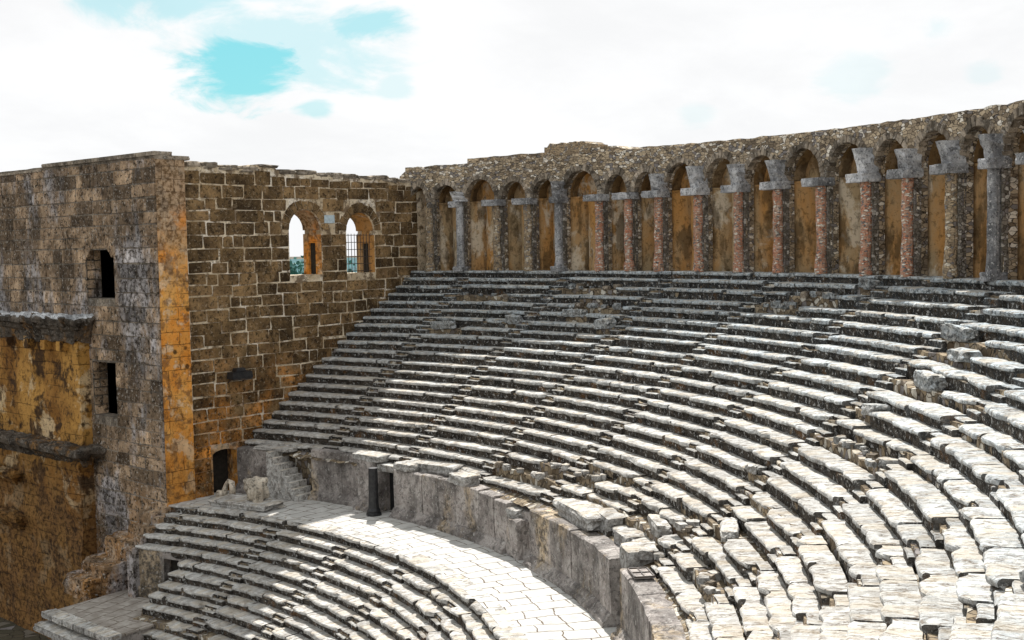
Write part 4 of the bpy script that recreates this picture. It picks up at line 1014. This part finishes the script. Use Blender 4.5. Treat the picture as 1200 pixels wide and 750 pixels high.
# ------------------------------------------------------------------ surroundings
mb = MB(); Rr = 2500; mb.add([(-Rr, -Rr, -19.6), (Rr, -Rr, -19.6), (Rr, Rr, -19.6), (-Rr, Rr, -19.6)], [(0, 1, 2, 3)]); tag(mb.build('ground', M['ground']), kind='structure')
mb = MB(); n = 60; vs = []
for k in range(n + 1):
    az = radians(170 + 110 * k / n)
    for j in range(10):
        r = 420 + j * 70; h = sin(pi * j / 9) * (17 + 9 * nz(k * .22, j * .3, 0)); vs.append((r * cos(az), r * sin(az), -20 + max(-.5, h)))
fs = [(k * 10 + j, k * 10 + j + 1, (k + 1) * 10 + j + 1, (k + 1) * 10 + j) for k in range(n) for j in range(9)]
mb.add(vs, fs); tag(mb.build('hills', M['hill'], smooth=True), kind='structure')
def tree(x, y, h, r, label, seed):
    random.seed(seed); root = thing('pine_tree', (x, y, -19.6), label, 'tree', 'trees beyond the windows')
    mb = MB(); tube(mb, [(x, y, -19.6), (x + .2, y, -19.6 + h * .4), (x, y + .2, -19.6 + h * .8)], [.45, .3, .12], 8)
    for k in range(8):
        a = ru(0, 6.28); z = -19.6 + h * ru(.45, .8); tube(mb, [(x, y, z), (x + cos(a) * r * .7, y + sin(a) * r * .7, z + h * .12)], [.12, .04], 5)
    mb.build('trunk', M['bark'], root)
    mb = MB()
    cl = [(x + ru(-r, r) * .75, y + ru(-r, r) * .75, -19.6 + h * ru(.5, .97), ru(.25, .5) * r) for _ in range(22)]
    for (cx, cy, cz, cr_) in cl:
        for _ in range(150):
            v = Vector((random.gauss(0, 1), random.gauss(0, 1), random.gauss(0, .8))).normalized() * cr_ * ru(.5, 1.05); s = ru(.12, .26)
            c = Vector((cx, cy, cz)) + v; a = Vector((ru(-1, 1), ru(-1, 1), ru(-1, 1))).normalized() * s; b = a.cross(Vector((ru(-1, 1), ru(-1, 1), ru(-1, 1)))).normalized() * s
            mb.add([tuple(c + a), tuple(c + b), tuple(c - a), tuple(c - b)], [(0, 1, 2, 3)])
    mb.build('crown', M['leaf'], root)
tree(-72.5, -36, 20.6, 3.5, 'teal green tree seen through the first arched window', 3)
tree(-75, -33, 18.5, 5.0, 'teal green tree seen through the grilled second window', 4)

# ------------------------------------------------------------------ light, sky, camera
AZ, EL = 214, 52
w = bpy.data.worlds.new('World'); sc.world = w; w.use_nodes = True; nt = w.node_tree
for nd in list(nt.nodes): nt.nodes.remove(nd)
g = G(nt)
sky = g.n('ShaderNodeTexSky', sky_type='NISHITA'); sky.sun_disc = False; sky.sun_elevation = radians(EL); sky.sun_rotation = radians(90 - AZ)
tc = g.n('ShaderNodeTexCoord'); D = tc.outputs['Generated']
dx, dy, dz = g.sep(D)
# cloud layer: direction projected on a high flat layer
zz = g.m('MAXIMUM', dz, .03)
cv = g.comb(g.m('DIVIDE', dx, g.m('ADD', zz, .25)), g.m('DIVIDE', dy, g.m('ADD', zz, .25)), 0.0)
n1 = g.noise(cv, 1.6, 7, .6, .3); n2 = g.noise(cv, 5.0, 6, .62, .4)
def blob(az, el, rad, sx=1.0):
    t = radians(az); e = radians(el); v = (cos(e) * cos(t), cos(e) * sin(t), sin(e))
    sb = g.n('ShaderNodeVectorMath', operation='SUBTRACT'); g.set(sb.inputs[0], D); sb.inputs[1].default_value = v
    ml = g.n('ShaderNodeVectorMath', operation='MULTIPLY'); g.set(ml.inputs[0], sb.outputs[0]); ml.inputs[1].default_value = (1 / sx, 1 / sx, 1)
    ln = g.n('ShaderNodeVectorMath', operation='LENGTH'); g.set(ln.inputs[0], ml.outputs[0])
    q = g.m('ADD', ln.outputs['Value'], g.m('MULTIPLY', g.m('SUBTRACT', n2, .5), rad * 2.4))
    return g.m('SUBTRACT', 1.0, g.ramp(q, rad * .35, rad))
BL = [(224.6, 8.0, .034, 1.7, 1.0), (222.3, 9.2, .045, 2.2, .45), (218.8, 10.2, .022, 2.0, .7), (228.0, 11.6, .03, 3.4, .55), (224.0, 11.9, .022, 3.5, .35), (221.2, 6.4, .012, 1.8, .5), (217.5, 7.4, .012, 1.6, .3), (196.5, 7.0, .022, 1.7, .16), (193.0, 9.2, .02, 1.0, .2), (191.0, 7.0, .014, 1.2, .14), (203.5, 5.8, .012, 1.6, .14)]
f = None
for (a, e, r, sx, k) in BL:
    q = g.m('MULTIPLY', blob(a, e, r, sx), k); f = q if f is None else g.m('MAXIMUM', f, q)
# broken cloud elsewhere in the sky (outside the view of the photograph as well)
open_ = g.m('MULTIPLY', g.ramp(n1, .54, .66), g.ramp(dz, .30, .5)); f = g.m('MAXIMUM', f, g.m('MULTIPLY', open_, .8))
cloud = g.mix(g.ramp(n1, .38, .62), (4.4, 4.43, 4.48), (4.75, 4.77, 4.8))
blue = g.mix(.85, sky.outputs[0], (.62, 3.05, 3.25))
colr = g.mix(f, cloud, blue)
bg = g.n('ShaderNodeBackground'); g.set(bg.inputs[0], colr); bg.inputs[1].default_value = .085
o = g.n('ShaderNodeOutputWorld'); nt.links.new(bg.outputs[0], o.inputs[0])

sl = bpy.data.lights.new('sun', 'SUN'); sl.energy = 3.0; sl.angle = radians(.6); sl.color = (1.0, .975, .935)
so = bpy.data.objects.new('sun', sl); COL.objects.link(so)
d = Vector((cos(radians(EL)) * cos(radians(AZ)), cos(radians(EL)) * sin(radians(AZ)), sin(radians(EL))))
so.rotation_euler = d.to_track_quat('Z', 'Y').to_euler(); so.location = (0, 0, 60)

cam = bpy.data.cameras.new('camera'); co = bpy.data.objects.new('camera', cam); COL.objects.link(co); sc.camera = co
cam.sensor_width = 36; cam.lens = 36 * 1424.3 / 1200; cam.clip_start = .1; cam.clip_end = 6000
yaw, pit, roll = 3.7046, -.0615, -.0178
fw = Vector((cos(yaw) * cos(pit), sin(yaw) * cos(pit), sin(pit))); rt = Vector((sin(yaw), -cos(yaw), 0)); up = rt.cross(fw)
r2 = rt * cos(roll) + up * sin(roll); u2 = -rt * sin(roll) + up * cos(roll)
from mathutils import Matrix
mt = Matrix((( r2.x, u2.x, -fw.x, 12.3818), (r2.y, u2.y, -fw.y, 41.5175), (r2.z, u2.z, -fw.z, 1.4025), (0, 0, 0, 1)))
co.matrix_world = mt
vs_ = sc.view_settings; vs_.view_transform = 'Standard'; vs_.look = 'None'; vs_.gamma = 1; vs_.exposure = 1.32; vs_.use_curve_mapping = False
sc.cycles.max_bounces = 5; sc.cycles.diffuse_bounces = 3
